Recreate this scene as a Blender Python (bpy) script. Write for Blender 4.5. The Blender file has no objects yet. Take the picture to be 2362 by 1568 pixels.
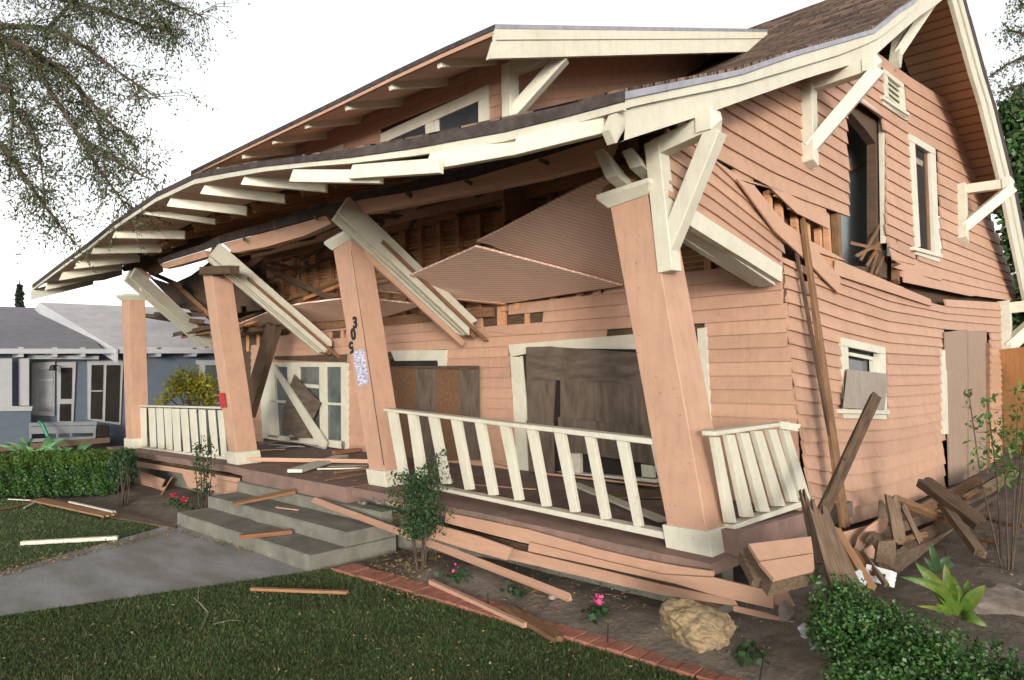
import bpy, bmesh, math, random
import numpy as np
from mathutils import Vector, Matrix
from mathutils.geometry import tessellate_polygon
random.seed(7); rng = np.random.default_rng(11)
SC = bpy.context.scene; COL = SC.collection
# ---------------------------------------------------------------- camera, sky, sun
F = 1640.0; W0, H0 = 2362.0, 1568.0
CAM = Vector((2.34, -3.80, 1.60))
R0 = Vector((.7193, .6947, 0)).normalized(); F0 = Vector((-.6947, .7193, 0)).normalized()
pit = math.atan(61/F); sr = .022; cr = math.sqrt(1-sr*sr)
FW = F0*math.cos(pit)+Vector((0,0,math.sin(pit)))
U1 = -F0*math.sin(pit)+Vector((0,0,math.cos(pit)))
RT = R0*cr-U1*sr; UP = U1*cr+R0*sr
cd = bpy.data.cameras.new('camera'); cam = bpy.data.objects.new('camera', cd); COL.objects.link(cam)
m = Matrix((RT, UP, -FW)).transposed().to_4x4(); m.translation = CAM; cam.matrix_world = m
cd.sensor_width = 36; cd.lens = F/W0*36; cd.clip_end = 600; cd.clip_start = .05
SC.camera = cam
SUN_EL, SUN_AZ = math.radians(7), math.atan2(-.69, .72)     # light comes from the right behind the viewer
sv = Vector((math.cos(SUN_AZ)*math.cos(SUN_EL), math.sin(SUN_AZ)*math.cos(SUN_EL), math.sin(SUN_EL)))
wd = bpy.data.worlds.new('World'); SC.world = wd; wd.use_nodes = True
nt = wd.node_tree; bg = nt.nodes['Background']
sky = nt.nodes.new('ShaderNodeTexSky'); sky.sky_type = 'NISHITA'; sky.sun_disc = False
sky.sun_elevation = SUN_EL; sky.sun_rotation = math.pi/2-SUN_AZ
sky.air_density = 1.0; sky.dust_density = 1.0; sky.ozone_density = 1.0
hs = nt.nodes.new('ShaderNodeHueSaturation'); hs.inputs['Saturation'].default_value = .12
nt.links.new(sky.outputs[0], hs.inputs['Color']); nt.links.new(hs.outputs[0], bg.inputs[0])
bg.inputs[1].default_value = .15
sd = bpy.data.lights.new('sun', 'SUN'); sd.energy = .8; sd.angle = math.radians(10); sd.color = (1, .95, .85)
so = bpy.data.objects.new('sun', sd); COL.objects.link(so); so.rotation_euler = sv.to_track_quat('Z','Y').to_euler()
SC.view_settings.view_transform = 'Standard'; SC.view_settings.look = 'None'
SC.view_settings.exposure = 1.52; SC.view_settings.gamma = 1
# ---------------------------------------------------------------- geometry helpers
def crop(ox, oy, s):
    return lambda x, y: ((x/s+ox)*.80340, (y/s+oy)*.80340)
cA=crop(0,0,2.24); cB=crop(900,0,2.24); cC=crop(1940,0,2.24); cD=crop(0,640,2.24); cE=crop(900,500,2.24)
cF=crop(1940,600,2.24); cG=crop(0,1252,2.24); cH=crop(900,1252,2.24); cI=crop(1940,1252,2.24)
cJ=crop(500,400,3.1357); cK=crop(1600,200,3.1357); cL=crop(600,850,3.1357); cM=crop(2200,1100,2.6135)
cN=crop(0,1000,3.1357); cO=crop(580,1230,3.6467); cQ=crop(1100,950,2.851); cR=crop(2160,1380,2.741)
def seq(f, *p): return [f(*q) for q in p]
def ray(p): return FW+RT*((p[0]-W0/2)/F)-UP*((p[1]-H0/2)/F)
def pl(p, i, v):
    d = ray(p); t = (v-CAM[i])/d[i]; return CAM+d*t
def pX(p, v): return pl(p, 0, v)
def pY(p, v): return pl(p, 1, v)
def pZ(p, v): return pl(p, 2, v)
def at(p, d): return CAM+ray(p)*d
def proj(P):
    q = Vector(P)-CAM; w = q.dot(FW); return (W0/2+F*q.dot(RT)/w, H0/2-F*q.dot(UP)/w)
def pP(p, o, n):
    d = ray(p); t = (o-CAM).dot(n)/d.dot(n); return CAM+d*t
def lerp(a, b, t): return a+(b-a)*t
def interp(x, tab):
    if x <= tab[0][0]:
        (x0,y0),(x1,y1) = tab[0], tab[1]
    elif x >= tab[-1][0]:
        (x0,y0),(x1,y1) = tab[-2], tab[-1]
    else:
        for (x0,y0),(x1,y1) in zip(tab, tab[1:]):
            if x0 <= x <= x1: break
    return y0+(y1-y0)*(x-x0)/(x1-x0)
def flat(x, tab):
    x = min(max(x, tab[0][0]), tab[-1][0]); return interp(x, tab)
def inpoly(p, poly):
    x, y = p; c = False; j = len(poly)-1
    for i in range(len(poly)):
        xi, yi = poly[i]; xj, yj = poly[j]
        if (yi > y) != (yj > y) and x < (xj-xi)*(y-yi)/(yj-yi)+xi: c = not c
        j = i
    return c
WM = {}
def place(o, parent=None, M=None):
    COL.objects.link(o); M = M or Matrix.Identity(4); WM[o] = M
    if parent is not None:
        o.parent = parent; o.matrix_basis = WM[parent].inverted() @ M
    else: o.matrix_basis = M
    return o
def thing(name, label, cat, loc, group=None):
    o = bpy.data.objects.new(name, None); o.empty_display_size = .2
    place(o, None, Matrix.Translation(Vector(loc)))
    o['label'] = label; o['category'] = cat
    if group: o['group'] = group
    return o
def tag(o, label=None, cat=None, group=None, kind=None):
    if label: o['label'] = label
    if cat: o['category'] = cat
    if group: o['group'] = group
    if kind: o['kind'] = kind
    return o
class MB:
    def __init__(s): s.v = []; s.f = []
    def add(s, vs, fs):
        b = len(s.v); s.v += [tuple(v) for v in vs]; s.f += [tuple(i+b for i in f) for f in fs]
    def prism(s, pts, n, t):
        pts = [Vector(p) for p in pts]; n = Vector(n).normalized(); k = len(pts)
        a = Vector()
        for i in range(k): a += pts[i].cross(pts[(i+1) % k])
        if a.dot(n) < 0: pts = pts[::-1]
        vs = pts+[p-n*t for p in pts]
        if k <= 4: fs = [tuple(range(k)), tuple(range(2*k-1, k-1, -1))]
        else:
            tri = tessellate_polygon([pts]); fs = []
            for q in tri:
                q = tuple(q); aa = (pts[q[1]]-pts[q[0]]).cross(pts[q[2]]-pts[q[0]])
                if aa.dot(n) < 0: q = q[::-1]
                fs.append(q); fs.append(tuple(i+k for i in q[::-1]))
        for i in range(k):
            j = (i+1) % k; fs.append((j, i, i+k, j+k))
        s.add(vs, fs); return s
    def box(s, lo, hi):
        (a,b,c),(d,e,f) = lo, hi
        s.add([(a,b,c),(d,b,c),(d,e,c),(a,e,c),(a,b,f),(d,b,f),(d,e,f),(a,e,f)],
              [(0,3,2,1),(4,5,6,7),(0,1,5,4),(1,2,6,5),(2,3,7,6),(3,0,4,7)]); return s
    def hexa(s, b, t):
        """box from four bottom and four top corners (same order)"""
        s.add(list(b)+list(t), [(0,3,2,1),(4,5,6,7),(0,1,5,4),(1,2,6,5),(2,3,7,6),(3,0,4,7)]); return s
    def bar(s, p0, p1, w, t, hint=(0,0,1), w2=None):
        p0, p1 = Vector(p0), Vector(p1); x = (p1-p0).normalized(); h = Vector(hint)
        z = (h-x*h.dot(x)).normalized(); y = z.cross(x); w2 = w2 or w
        c = []
        for p, q in ((p0, w), (p1, w2)):
            c += [p-y*q/2-z*t/2, p+y*q/2-z*t/2, p+y*q/2+z*t/2, p-y*q/2+z*t/2]
        s.add(c, [(0,3,2,1),(4,5,6,7),(0,1,5,4),(1,2,6,5),(2,3,7,6),(3,0,4,7)]); return s
    def tube(s, pts, r0, r1=None, n=6):
        r1 = r0 if r1 is None else r1; pts = [Vector(p) for p in pts]; k = len(pts); vs = []; fs = []
        for i, p in enumerate(pts):
            d = (pts[min(i+1,k-1)]-pts[max(i-1,0)]).normalized()
            a = d.cross(Vector((.31,.2,.93))).normalized(); b = d.cross(a); r = lerp(r0, r1, i/(k-1))
            vs += [p+(a*math.cos(2*math.pi*j/n)+b*math.sin(2*math.pi*j/n))*r for j in range(n)]
        for i in range(k-1):
            for j in range(n):
                j2 = (j+1) % n; fs.append((i*n+j, i*n+j2, i*n+n+j2, i*n+n+j))
        fs.append(tuple(range(n-1,-1,-1))); fs.append(tuple(range((k-1)*n, k*n)))
        s.add(vs, fs); return s
    def build(s, name, mat, parent=None, M=None, bevel=0, smooth=False, label=None):
        me = bpy.data.meshes.new(name)
        vs = s.v
        if M is not None:
            I = M.inverted(); vs = [I @ Vector(v) for v in vs]
        me.from_pydata(vs, [], s.f); me.update()
        bm = bmesh.new(); bm.from_mesh(me); bmesh.ops.recalc_face_normals(bm, faces=bm.faces)
        if bevel: bmesh.ops.bevel(bm, geom=bm.edges, offset=bevel, segments=1, affect='EDGES')
        bm.to_mesh(me); bm.free()
        if smooth:
            me.polygons.foreach_set('use_smooth', [True]*len(me.polygons))
        if mat: me.materials.append(mat)
        o = bpy.data.objects.new(name, me); place(o, parent, M)
        if label: o['label'] = label
        return o
def frame(o, x, z):
    x = Vector(x).normalized(); z = Vector(z); z = (z-x*z.dot(x)).normalized(); y = z.cross(x)
    M = Matrix((x, y, z)).transposed().to_4x4(); M.translation = Vector(o); return M
def plank(name, p0, p1, w, t, mat, parent=None, hint=(0,0,1), j0=0., j1=0., bow=0., taper=1., nseg=7, label=None, cat=None, group=None, notch=0.):
    """one length of timber with its own grain direction; j = raggedness of each broken end"""
    p0, p1 = Vector(p0), Vector(p1); L = (p1-p0).length; M = frame(p0, p1-p0, hint)
    ny = 6 if (j0 or j1) else 1; mb = MB(); vs = []
    rr = random.Random(int(L*1e4)+int(w*1e5)+int(abs(p0.x)*1e3))
    e0 = [rr.uniform(-1,1)*j0 for _ in range(ny+1)]; e1 = [rr.uniform(-1,1)*j1 for _ in range(ny+1)]
    for side in (0, 1):
        for i in range(nseg+1):
            for j in range(ny+1):
                u = i/nseg; ww = lerp(w, w*taper, u)
                x = L*u+(e0[j] if i == 0 else 0)+(e1[j] if i == nseg else 0)
                vs.append(((x), (j/ny-.5)*ww+rr.uniform(-1,1)*.0015, (.5-side)*t+bow*4*u*(1-u)))
    N = (nseg+1)*(ny+1); I = lambda s, i, j: s*N+i*(ny+1)+j; fs = []
    for i in range(nseg):
        for j in range(ny):
            fs.append((I(0,i,j),I(0,i+1,j),I(0,i+1,j+1),I(0,i,j+1))); fs.append((I(1,i,j+1),I(1,i+1,j+1),I(1,i+1,j),I(1,i,j)))
        fs.append((I(0,i,0),I(1,i,0),I(1,i+1,0),I(0,i+1,0))); fs.append((I(0,i,ny),I(0,i+1,ny),I(1,i+1,ny),I(1,i,ny)))
    for j in range(ny):
        fs.append((I(0,0,j),I(0,0,j+1),I(1,0,j+1),I(1,0,j))); fs.append((I(0,nseg,j+1),I(0,nseg,j),I(1,nseg,j),I(1,nseg,j+1)))
    me = bpy.data.meshes.new(name); me.from_pydata(vs, [], fs); me.update()
    bm = bmesh.new(); bm.from_mesh(me); bmesh.ops.recalc_face_normals(bm, faces=bm.faces); bm.to_mesh(me); bm.free()
    me.materials.append(mat); o = bpy.data.objects.new(name, me); place(o, parent, M)
    tag(o, label, cat, group); return o
def poly_part(name, pts, n, t, mat, parent, xdir=None, label=None):
    mb = MB().prism(pts, n, t)
    M = frame(pts[0], xdir, n) if xdir is not None else None
    return mb.build(name, mat, parent, M, label=label)
# ---------------------------------------------------------------- materials
def rgb(c): return (c[0], c[1], c[2], 1)
MATS = {}
def mk(name, col, var=.12, scale=6., stretch=(1,1,1), rough=.7, bump=.0, bscale=60., dirt=None, dirt_amt=.35, dscale=2.2, island=0., groove=None, col2=None, spec=.3, vecmap=None, trans=0., streak=0.):
    if name in MATS: return MATS[name]
    m = bpy.data.materials.new(name); m.use_nodes = True; n = m.node_tree.nodes; l = m.node_tree.links
    b = n['Principled BSDF']; b.inputs['Roughness'].default_value = rough; b.inputs['Specular IOR Level'].default_value = spec
    tc = n.new('ShaderNodeTexCoord'); mp = n.new('ShaderNodeMapping'); mp.inputs['Scale'].default_value = stretch
    l.new(tc.outputs['Object'], mp.inputs['Vector'])
    no = n.new('ShaderNodeTexNoise'); no.inputs['Scale'].default_value = scale; no.inputs['Detail'].default_value = 6; no.inputs['Roughness'].default_value = .6
    l.new(mp.outputs[0], no.inputs['Vector'])
    cr = n.new('ShaderNodeValToRGB'); cr.color_ramp.elements[0].position = .3; cr.color_ramp.elements[1].position = .7
    c2 = col2 or [min(1, c*(1+var)) for c in col]; c1 = [c*(1-var) for c in col] if not col2 else col
    cr.color_ramp.elements[0].color = rgb(c1); cr.color_ramp.elements[1].color = rgb(c2)
    l.new(no.outputs['Fac'], cr.inputs[0]); out = cr.outputs[0]
    def mix(a, bcol, fac, mode='MIX'):
        x = n.new('ShaderNodeMix'); x.data_type = 'RGBA'; x.blend_type = mode
        l.new(a, x.inputs['A'])
        if isinstance(bcol, (tuple, list)): x.inputs['B'].default_value = rgb(bcol)
        else: l.new(bcol, x.inputs['B'])
        if isinstance(fac, float): x.inputs['Factor'].default_value = fac
        else: l.new(fac, x.inputs['Factor'])
        return x.outputs['Result']
    def mrange(v, a, b_, c, d):
        x = n.new('ShaderNodeMapRange'); l.new(v, x.inputs[0])
        for i, q in enumerate((a, b_, c, d)): x.inputs[i+1].default_value = q
        return x.outputs[0]
    if dirt:
        n2 = n.new('ShaderNodeTexNoise'); n2.inputs['Scale'].default_value = dscale; n2.inputs['Detail'].default_value = 8; n2.inputs['Roughness'].default_value = .68
        l.new(tc.outputs['Object'], n2.inputs['Vector'])
        out = mix(out, dirt, mrange(n2.outputs['Fac'], .48, .75, 0, dirt_amt))
    if streak:
        m4 = n.new('ShaderNodeMapping'); m4.inputs['Scale'].default_value = (9,9,1.1); l.new(tc.outputs['Object'], m4.inputs[0])
        n4 = n.new('ShaderNodeTexNoise'); n4.inputs['Scale'].default_value = 2.2; n4.inputs['Detail'].default_value = 7; n4.inputs['Roughness'].default_value = .7; l.new(m4.outputs[0], n4.inputs['Vector'])
        out = mix(out, tuple(c*.55 for c in col), mrange(n4.outputs['Fac'], .5, .78, 0, streak))
        n5 = n.new('ShaderNodeTexNoise'); n5.inputs['Scale'].default_value = 38; n5.inputs['Detail'].default_value = 3; l.new(tc.outputs['Object'], n5.inputs['Vector'])
        out = mix(out, (.16,.11,.08), mrange(n5.outputs['Fac'], .68, .73, 0, streak*1.2))
    if island:
        g = n.new('ShaderNodeNewGeometry')
        hsv = n.new('ShaderNodeHueSaturation'); l.new(out, hsv.inputs['Color'])
        l.new(mrange(g.outputs['Random Per Island'], 0, 1, 1-island, 1+island), hsv.inputs['Value'])
        mu = n.new('ShaderNodeMath'); mu.operation = 'MULTIPLY'; l.new(g.outputs['Random Per Island'], mu.inputs[0]); mu.inputs[1].default_value = 7.31
        fr = n.new('ShaderNodeMath'); fr.operation = 'FRACT'; l.new(mu.outputs[0], fr.inputs[0])
        l.new(mrange(fr.outputs[0], 0, 1, .5-island*.05, .5+island*.05), hsv.inputs['Hue']); out = hsv.outputs[0]
    l.new(out, b.inputs['Base Color'])
    hgt = None
    if bump:
        n3 = n.new('ShaderNodeTexNoise'); n3.inputs['Scale'].default_value = bscale; n3.inputs['Detail'].default_value = 5
        l.new(mp.outputs[0], n3.inputs['Vector']); hgt = n3.outputs['Fac']
        bp = n.new('ShaderNodeBump'); bp.inputs['Strength'].default_value = bump; bp.inputs['Distance'].default_value = .01
        l.new(hgt, bp.inputs['Height']); l.new(bp.outputs[0], b.inputs['Normal'])
    if groove:
        sp, dark = groove
        sx = n.new('ShaderNodeSeparateXYZ'); l.new(tc.outputs['Object'], sx.inputs[0])
        q = n.new('ShaderNodeMath'); q.operation = 'MULTIPLY'; l.new(sx.outputs['Y'], q.inputs[0]); q.inputs[1].default_value = 1/sp
        r = n.new('ShaderNodeMath'); r.operation = 'FRACT'; l.new(q.outputs[0], r.inputs[0])
        pp = n.new('ShaderNodeMath'); pp.operation = 'PINGPONG'; l.new(r.outputs[0], pp.inputs[0]); pp.inputs[1].default_value = .5
        fc = mrange(pp.outputs[0], .0, .14, 1, 0)
        out2 = mix(out, dark, fc); l.new(out2, b.inputs['Base Color'])
        bp = n.new('ShaderNodeBump'); bp.inputs['Strength'].default_value = .9; bp.inputs['Distance'].default_value = .006; bp.invert = True
        l.new(fc, bp.inputs['Height']); l.new(bp.outputs[0], b.inputs['Normal'])
    if trans:
        b.inputs['Subsurface Weight'].default_value = 0
        t = n.new('ShaderNodeBsdfTranslucent'); ms = n.new('ShaderNodeMixShader'); ms.inputs[0].default_value = trans
        l.new(out, t.inputs['Color']); l.new(b.outputs[0], ms.inputs[1]); l.new(t.outputs[0], ms.inputs[2])
        l.new(ms.outputs[0], n['Material Output'].inputs['Surface'])
    MATS[name] = m; return m
SAL = (.43, .254, .170)
m_sal = mk('salmon_paint', SAL, .06, 9, (1,1,1), .62, .25, 90, (.30,.17,.115), .55, 2.2, island=.07, streak=.45)
m_salp = mk('salmon_plank', SAL, .08, 5, (1,8,8), .65, .15, 30, (.33,.18,.12), .45, 3.5)
m_soff = mk('brightened_salmon_soffit', (.72,.50,.39), .08, 5, (1,1,1), .7, .1, 60, (.26,.13,.08), .35, 1.8)  # salmon lightened in the colour, since little light reaches the soffit
m_cream = mk('cream_paint', (.53,.50,.40), .05, 8, (1,1,1), .55, .1, 80, (.36,.31,.22), .45, 2.4, streak=.35)
m_tail = mk('brightened_rafter_cream', (.62,.585,.46), .05, 8, (1,1,1), .55, .1, 80, (.42,.36,.25), .3, 2.4)  # trim cream with extra brightness painted in for the shaded tails
m_creamg = mk('grey_cream_paint', (.50,.49,.40), .06, 8, (1,6,6), .6, .1, 60)
m_keys = mk('plaster_keys', (.62,.56,.48), .15, 20, rough=.9)
m_bead = mk('highlighted_beadboard_paint', (.70,.45,.34), .06, 6, (1,1,1), .55, .0, 60, (.5,.33,.24), .3, 2., groove=(.05, (.98,.84,.72)))  # pale groove lines are painted highlights; base lightened for the dim porch
m_raw = mk('raw_wood', (.10,.05,.024), .4, 7, (1,14,14), .8, .3, 20, (.05,.03,.02), .5, 3, col2=(.27,.145,.072))
m_stud = mk('brightened_old_stud_wood', (.36,.17,.08), .3, 5, (9,9,1), .85, .2, 30, (.07,.04,.025), .5, 2, col2=(.62,.34,.17), island=.15)  # wood colour raised to stand in for light missing under the roof
m_lath = mk('brightened_lath_wood', (.34,.13,.05), .3, 5, (1,9,9), .85, .2, 30, (.05,.025,.015), .5, 2, col2=(.55,.25,.10), island=.25)  # brightness added to the colour where the porch roof blocks the sun
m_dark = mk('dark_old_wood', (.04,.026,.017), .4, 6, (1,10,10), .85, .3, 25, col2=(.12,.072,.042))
m_weath = mk('weathered_wood', (.085,.055,.034), .4, 5, (1,16,16), .85, .35, 18, (.045,.03,.02), .5, 4, col2=(.21,.14,.09))
m_ply = mk('weathered_plywood', (.06,.044,.032), .3, 3, (1,5,5), .85, .2, 30, (.05,.035,.026), .6, 2.5, col2=(.15,.115,.085))
m_plyr = mk('brown_plywood', (.10,.05,.025), .3, 3, (9,9,1), .85, .2, 30, (.06,.04,.03), .6, 2.5, col2=(.18,.095,.05))
m_plyg = mk('grey_plywood', (.26,.22,.18), .15, 4, (5,5,1), .85, .2, 40, (.16,.13,.1), .6, 4)
m_paper = mk('torn_roofing_paper', (.048,.036,.034), .5, 12, (1,1,1), .9, .6, 30, (.10,.08,.07), .5, 9)
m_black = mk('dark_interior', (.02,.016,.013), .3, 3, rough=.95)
m_glass = mk('window_glass', (.03,.035,.04), .2, 3, rough=.08, spec=.6)
m_metal = mk('galvanised_flashing', (.42,.41,.45), .2, 8, rough=.38, bump=.25, bscale=25)
m_metal.node_tree.nodes['Principled BSDF'].inputs['Metallic'].default_value = .7
m_conc = mk('old_concrete', (.17,.16,.13), .25, 5, rough=.9, bump=.35, bscale=50, dirt=(.08,.078,.06), dirt_amt=.75, dscale=3.)
m_slab = mk('painted_slab', (.20,.125,.10), .2, 4, rough=.8, bump=.3, bscale=40, dirt=(.10,.085,.075), dirt_amt=.8, dscale=3.5)
m_deck = mk('porch_deck_paint', (.15,.11,.092), .25, 5, rough=.75, bump=.25, bscale=50, dirt=(.2,.15,.12), dirt_amt=.5, dscale=4)
m_soil = mk('garden_soil', (.12,.095,.072), .35, 9, rough=.95, bump=1., bscale=28, dirt=(.24,.19,.15), dirt_amt=.85, dscale=3.)
m_brick = mk('edging_brick', (.27,.115,.075), .25, 14, rough=.9, bump=.5, bscale=60, island=.22)
m_rock = mk('ochre_rock', (.13,.10,.065), .4, 6, rough=.9, bump=.8, bscale=14, dirt=(.10,.085,.065), dirt_amt=.7, dscale=4, col2=(.36,.25,.13))
m_rockg = mk('grey_rock', (.15,.12,.095), .4, 8, rough=.95, bump=.9, bscale=22, dirt=(.08,.065,.05), dirt_amt=.6, dscale=5, col2=(.28,.23,.18))
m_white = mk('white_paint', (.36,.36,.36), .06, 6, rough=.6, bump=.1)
m_whiteb = mk('bright_white_paint', (.40,.40,.41), .06, 6, rough=.6)
m_bluep = mk('shade_darkened_blue_paint', (.10,.12,.15), .08, 6, rough=.7, bump=.1, bscale=50, dirt=(.1,.12,.15), dirt_amt=.3)  # blue darkened in the colour to stand in for tree shade
m_nroof = mk('pale_roofing', (.46,.43,.43), .12, 3, (1,1,1), .9, .2, 40, (.36,.34,.34), .5, 2)
m_nroofg = mk('grey_roof_shingle', (.19,.185,.20), .12, 5, rough=.9, bump=.3, dirt=(.15,.14,.14))
m_fence = mk('orange_fence_wood', (.36,.18,.07), .2, 5, (9,9,1), .8, .2, 30, (.2,.09,.03), .5, 5, island=.12)
m_plaster = mk('blue_grey_plaster', (.22,.25,.25), .06, 2, rough=.9)
m_blackm = mk('black_metal', (.015,.015,.015), .1, 5, rough=.5)
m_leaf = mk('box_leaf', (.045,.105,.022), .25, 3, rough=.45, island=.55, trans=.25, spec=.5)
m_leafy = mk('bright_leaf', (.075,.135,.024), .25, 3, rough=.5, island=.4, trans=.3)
m_leafd = mk('dark_leaf', (.035,.075,.028), .25, 3, rough=.5, island=.5, trans=.25)
m_leaft = mk('tree_leaf', (.085,.105,.05), .25, 3, rough=.6, island=.5, trans=.35)
m_yel = mk('yellow_leaf', (.30,.28,.03), .25, 3, rough=.5, island=.35, trans=.3)
m_broad = mk('broad_leaf', (.075,.15,.022), .3, 14, (1,3,1), .45, .2, 30, (.36,.24,.05), .55, 7., trans=.25)
m_stem = mk('stem_bark', (.07,.05,.035), .3, 12, rough=.9, bump=.4)
m_grass = mk('grass_blade', (.066,.100,.032), .3, 1.4, rough=.6, island=.6, trans=.2, dirt=(.13,.11,.05), dirt_amt=.8, dscale=5.)
m_lawn = mk('lawn_floor', (.065,.09,.034), .4, 25, rough=.95, bump=.8, bscale=80)
m_litter = mk('dry_leaf', (.22,.16,.07), .3, 6, rough=.8, island=.55)
m_red = mk('red_petal', (.36,.02,.04), .15, 6, rough=.5, island=.2)
m_pink = mk('pink_petal', (.65,.06,.22), .15, 6, rough=.5, island=.2)
# ---------------------------------------------------------------- the damaged house
H = thing('damaged_house', 'salmon pink two-storey timber bungalow with collapsed porch roof and cream trim', 'house', (-4, 3, 0))
def profile_rake():
    px = [(1436.6,212),(1705.6,160.7),(1824,120),(1939,88),(2021,64.5),(2082,14),(2111,-2),(2150,-45),(2188,-100)]
    pts = [(pX(p,.2).y, pX(p,.2).z) for p in px]
    px = [(2229,0),(2276,172),(2297,240),(2348,448),(2362,520),(2380,610)]
    pts2 = [(pX(p,.2).y, pX(p,.2).z) for p in px]
    return pts, pts2
PF, PB = profile_rake()
PROF = PF+PB[:]; PROF = sorted(PROF)
def prof(y): return interp(y, PROF)
print('PROF', [(round(a,2), round(b,2)) for a,b in PROF])
YR, ZR = PF[-1]
eave_px = [(74,659),(150,601),(203,562),(262,514),(359,448),(448,405),(530,388),(610,373),(723,359),(803,348),(960,320),(1164,276),(1300,246),(1437,212)]
def eY(px):
    return -.75-.4*math.exp(-((px-650)/330)**2)
EAV = [pY(p, eY(p[0])) for p in eave_px]
EX = [(p.x, p.y) for p in EAV]; EZ = [(p.x, p.z) for p in EAV]
inn_px = [(215,640),(280,622),(323,604),(369,581),(425,550),(497,517),(568,497),(658,468),(751,442),(873,418),(1015,390),(1182,352),(1394,296)]
INN = [Vector((0,0,.07))+pY((p[0], p[1]-h_-3), 0.) for p, h_ in zip(inn_px, [11,12,14,16,18,18,14,20,21,23,27,32,34,40])]
IZ = [(p.x, p.z) for p in INN]
def roofz(X, Y):
    zi = flat(X, IZ); 
    if X > IZ[-1][0]: zi = lerp(IZ[-1][1], prof(0), min(1, (X-IZ[-1][0])/(.2-IZ[-1][0]+1e-6)))
    dev = zi-prof(0)
    if Y <= 0:
        ey = flat(X, EX); ez = interp(X, EZ); t = min(1, max(0, (Y-ey)/(0-ey))); return lerp(ez, zi, t)
    s = min(1, max(0, (-.5-X)/1.6))
    return prof(Y)+dev*(max(0, 1-Y/3.0)*s+max(0, 1-Y/.4)*(1-s))
XL, XR = EAV[0].x, .2
def sheet_grid(xs, rows, off=0.0):
    V = []
    for r in rows:
        for x in xs:
            ey = flat(x, EX); Y = ey if r is None else r
            V.append((x, Y, roofz(x, Y)+off))
    nx = len(xs); Fc = [(i*nx+j, i*nx+j+1, (i+1)*nx+j+1, (i+1)*nx+j) for i in range(len(rows)-1) for j in range(nx-1)]
    return V, Fc
def thick_grid(name, mat, xs, rows, top, th, parent):
    V, Fc = sheet_grid(xs, rows, top); V2, F2 = sheet_grid(xs, rows, top-th)
    mb = MB(); n = len(V); mb.add(V+V2, Fc+[tuple(i+n for i in f[::-1]) for f in F2])
    nx = len(xs); nr = len(rows)
    sides = [(j, j+1) for j in range(nx-1)]+[((nr-1)*nx+j+1, (nr-1)*nx+j) for j in range(nx-1)]
    sides += [((i+1)*nx, i*nx) for i in range(nr-1)]+[(i*nx+nx-1, (i+1)*nx+nx-1) for i in range(nr-1)]
    mb.f += [(b, a, a+n, b+n) for a, b in sides]
    return mb.build(name, mat, parent)
# shingles
def shingle_mat():
    m = bpy.data.materials.new('brown_shingles'); m.use_nodes = True; n = m.node_tree.nodes; l = m.node_tree.links; b = n['Principled BSDF']
    b.inputs['Roughness'].default_value = .95; b.inputs['Specular IOR Level'].default_value = .1
    tc = n.new('ShaderNodeTexCoord'); br = n.new('ShaderNodeTexBrick'); br.inputs['Scale'].default_value = 1
    br.inputs['Brick Width'].default_value = .30; br.inputs['Row Height'].default_value = .125; br.inputs['Mortar Size'].default_value = .008
    br.inputs['Color1'].default_value = (.15,.105,.08,1); br.inputs['Color2'].default_value = (.062,.045,.038,1); br.inputs['Mortar'].default_value = (.012,.01,.01,1)
    no = n.new('ShaderNodeTexNoise'); no.inputs['Scale'].default_value = 9; no.inputs['Detail'].default_value = 6
    ad = n.new('ShaderNodeVectorMath'); ad.operation = 'MULTIPLY_ADD'; ad.inputs[1].default_value = (.04,.03,0)
    l.new(tc.outputs['Object'], no.inputs['Vector']); l.new(no.outputs['Color'], ad.inputs[0]); l.new(tc.outputs['Object'], ad.inputs[2])
    l.new(ad.outputs[0], br.inputs['Vector'])
    n2 = n.new('ShaderNodeTexNoise'); n2.inputs['Scale'].default_value = 1.0; mp = n.new('ShaderNodeMapping'); mp.inputs['Scale'].default_value = (6,40,6)
    l.new(tc.outputs['Object'], mp.inputs[0]); l.new(mp.outputs[0], n2.inputs['Vector'])
    mx = n.new('ShaderNodeMix'); mx.data_type = 'RGBA'; mx.blend_type = 'MULTIPLY'; mx.inputs['Factor'].default_value = .8
    rp = n.new('ShaderNodeValToRGB'); rp.color_ramp.elements[0].position = .35; rp.color_ramp.elements[0].color = (.3,.28,.27,1); rp.color_ramp.elements[1].position = .6; rp.color_ramp.elements[1].color = (1.7,1.55,1.4,1)
    l.new(n2.outputs['Fac'], rp.inputs[0]); l.new(br.outputs['Color'], mx.inputs['A']); l.new(rp.outputs[0], mx.inputs['B']); l.new(mx.outputs['Result'], b.inputs['Base Color'])
    bp = n.new('ShaderNodeBump'); bp.inputs['Strength'].default_value = 1; bp.inputs['Distance'].default_value = .02; l.new(br.outputs['Color'], bp.inputs['Height']); l.new(bp.outputs[0], b.inputs['Normal'])
    return m
m_shing = shingle_mat()
xs = sorted(set([XL+(XR-XL)*i/60 for i in range(61)]))
rows = [None, -.45, -.2, 0, .3, .6, 1, 1.6, 2.2, 2.8, 3.3, 3.8, 4.4, 4.9, 5.3, YR-.25, YR, YR+.35, 7.2, 8, 9, 10, 11.2]
rows = [r for i, r in enumerate(rows)]
thick_grid('roof', m_shing, xs, rows, .02, .035, H)
thick_grid('soffit', m_soff, xs, [None, -.45, -.2, 0.03], -.016, .008, H)
m_gsoff = mk('gable_soffit_paint', (.55,.30,.17), .05, 5, rough=.7, bump=0., groove=(.155, (.2,.09,.05)))
xg = [x for x in [-.75, -.6,-.4,-.2,0,.17]]
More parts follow.
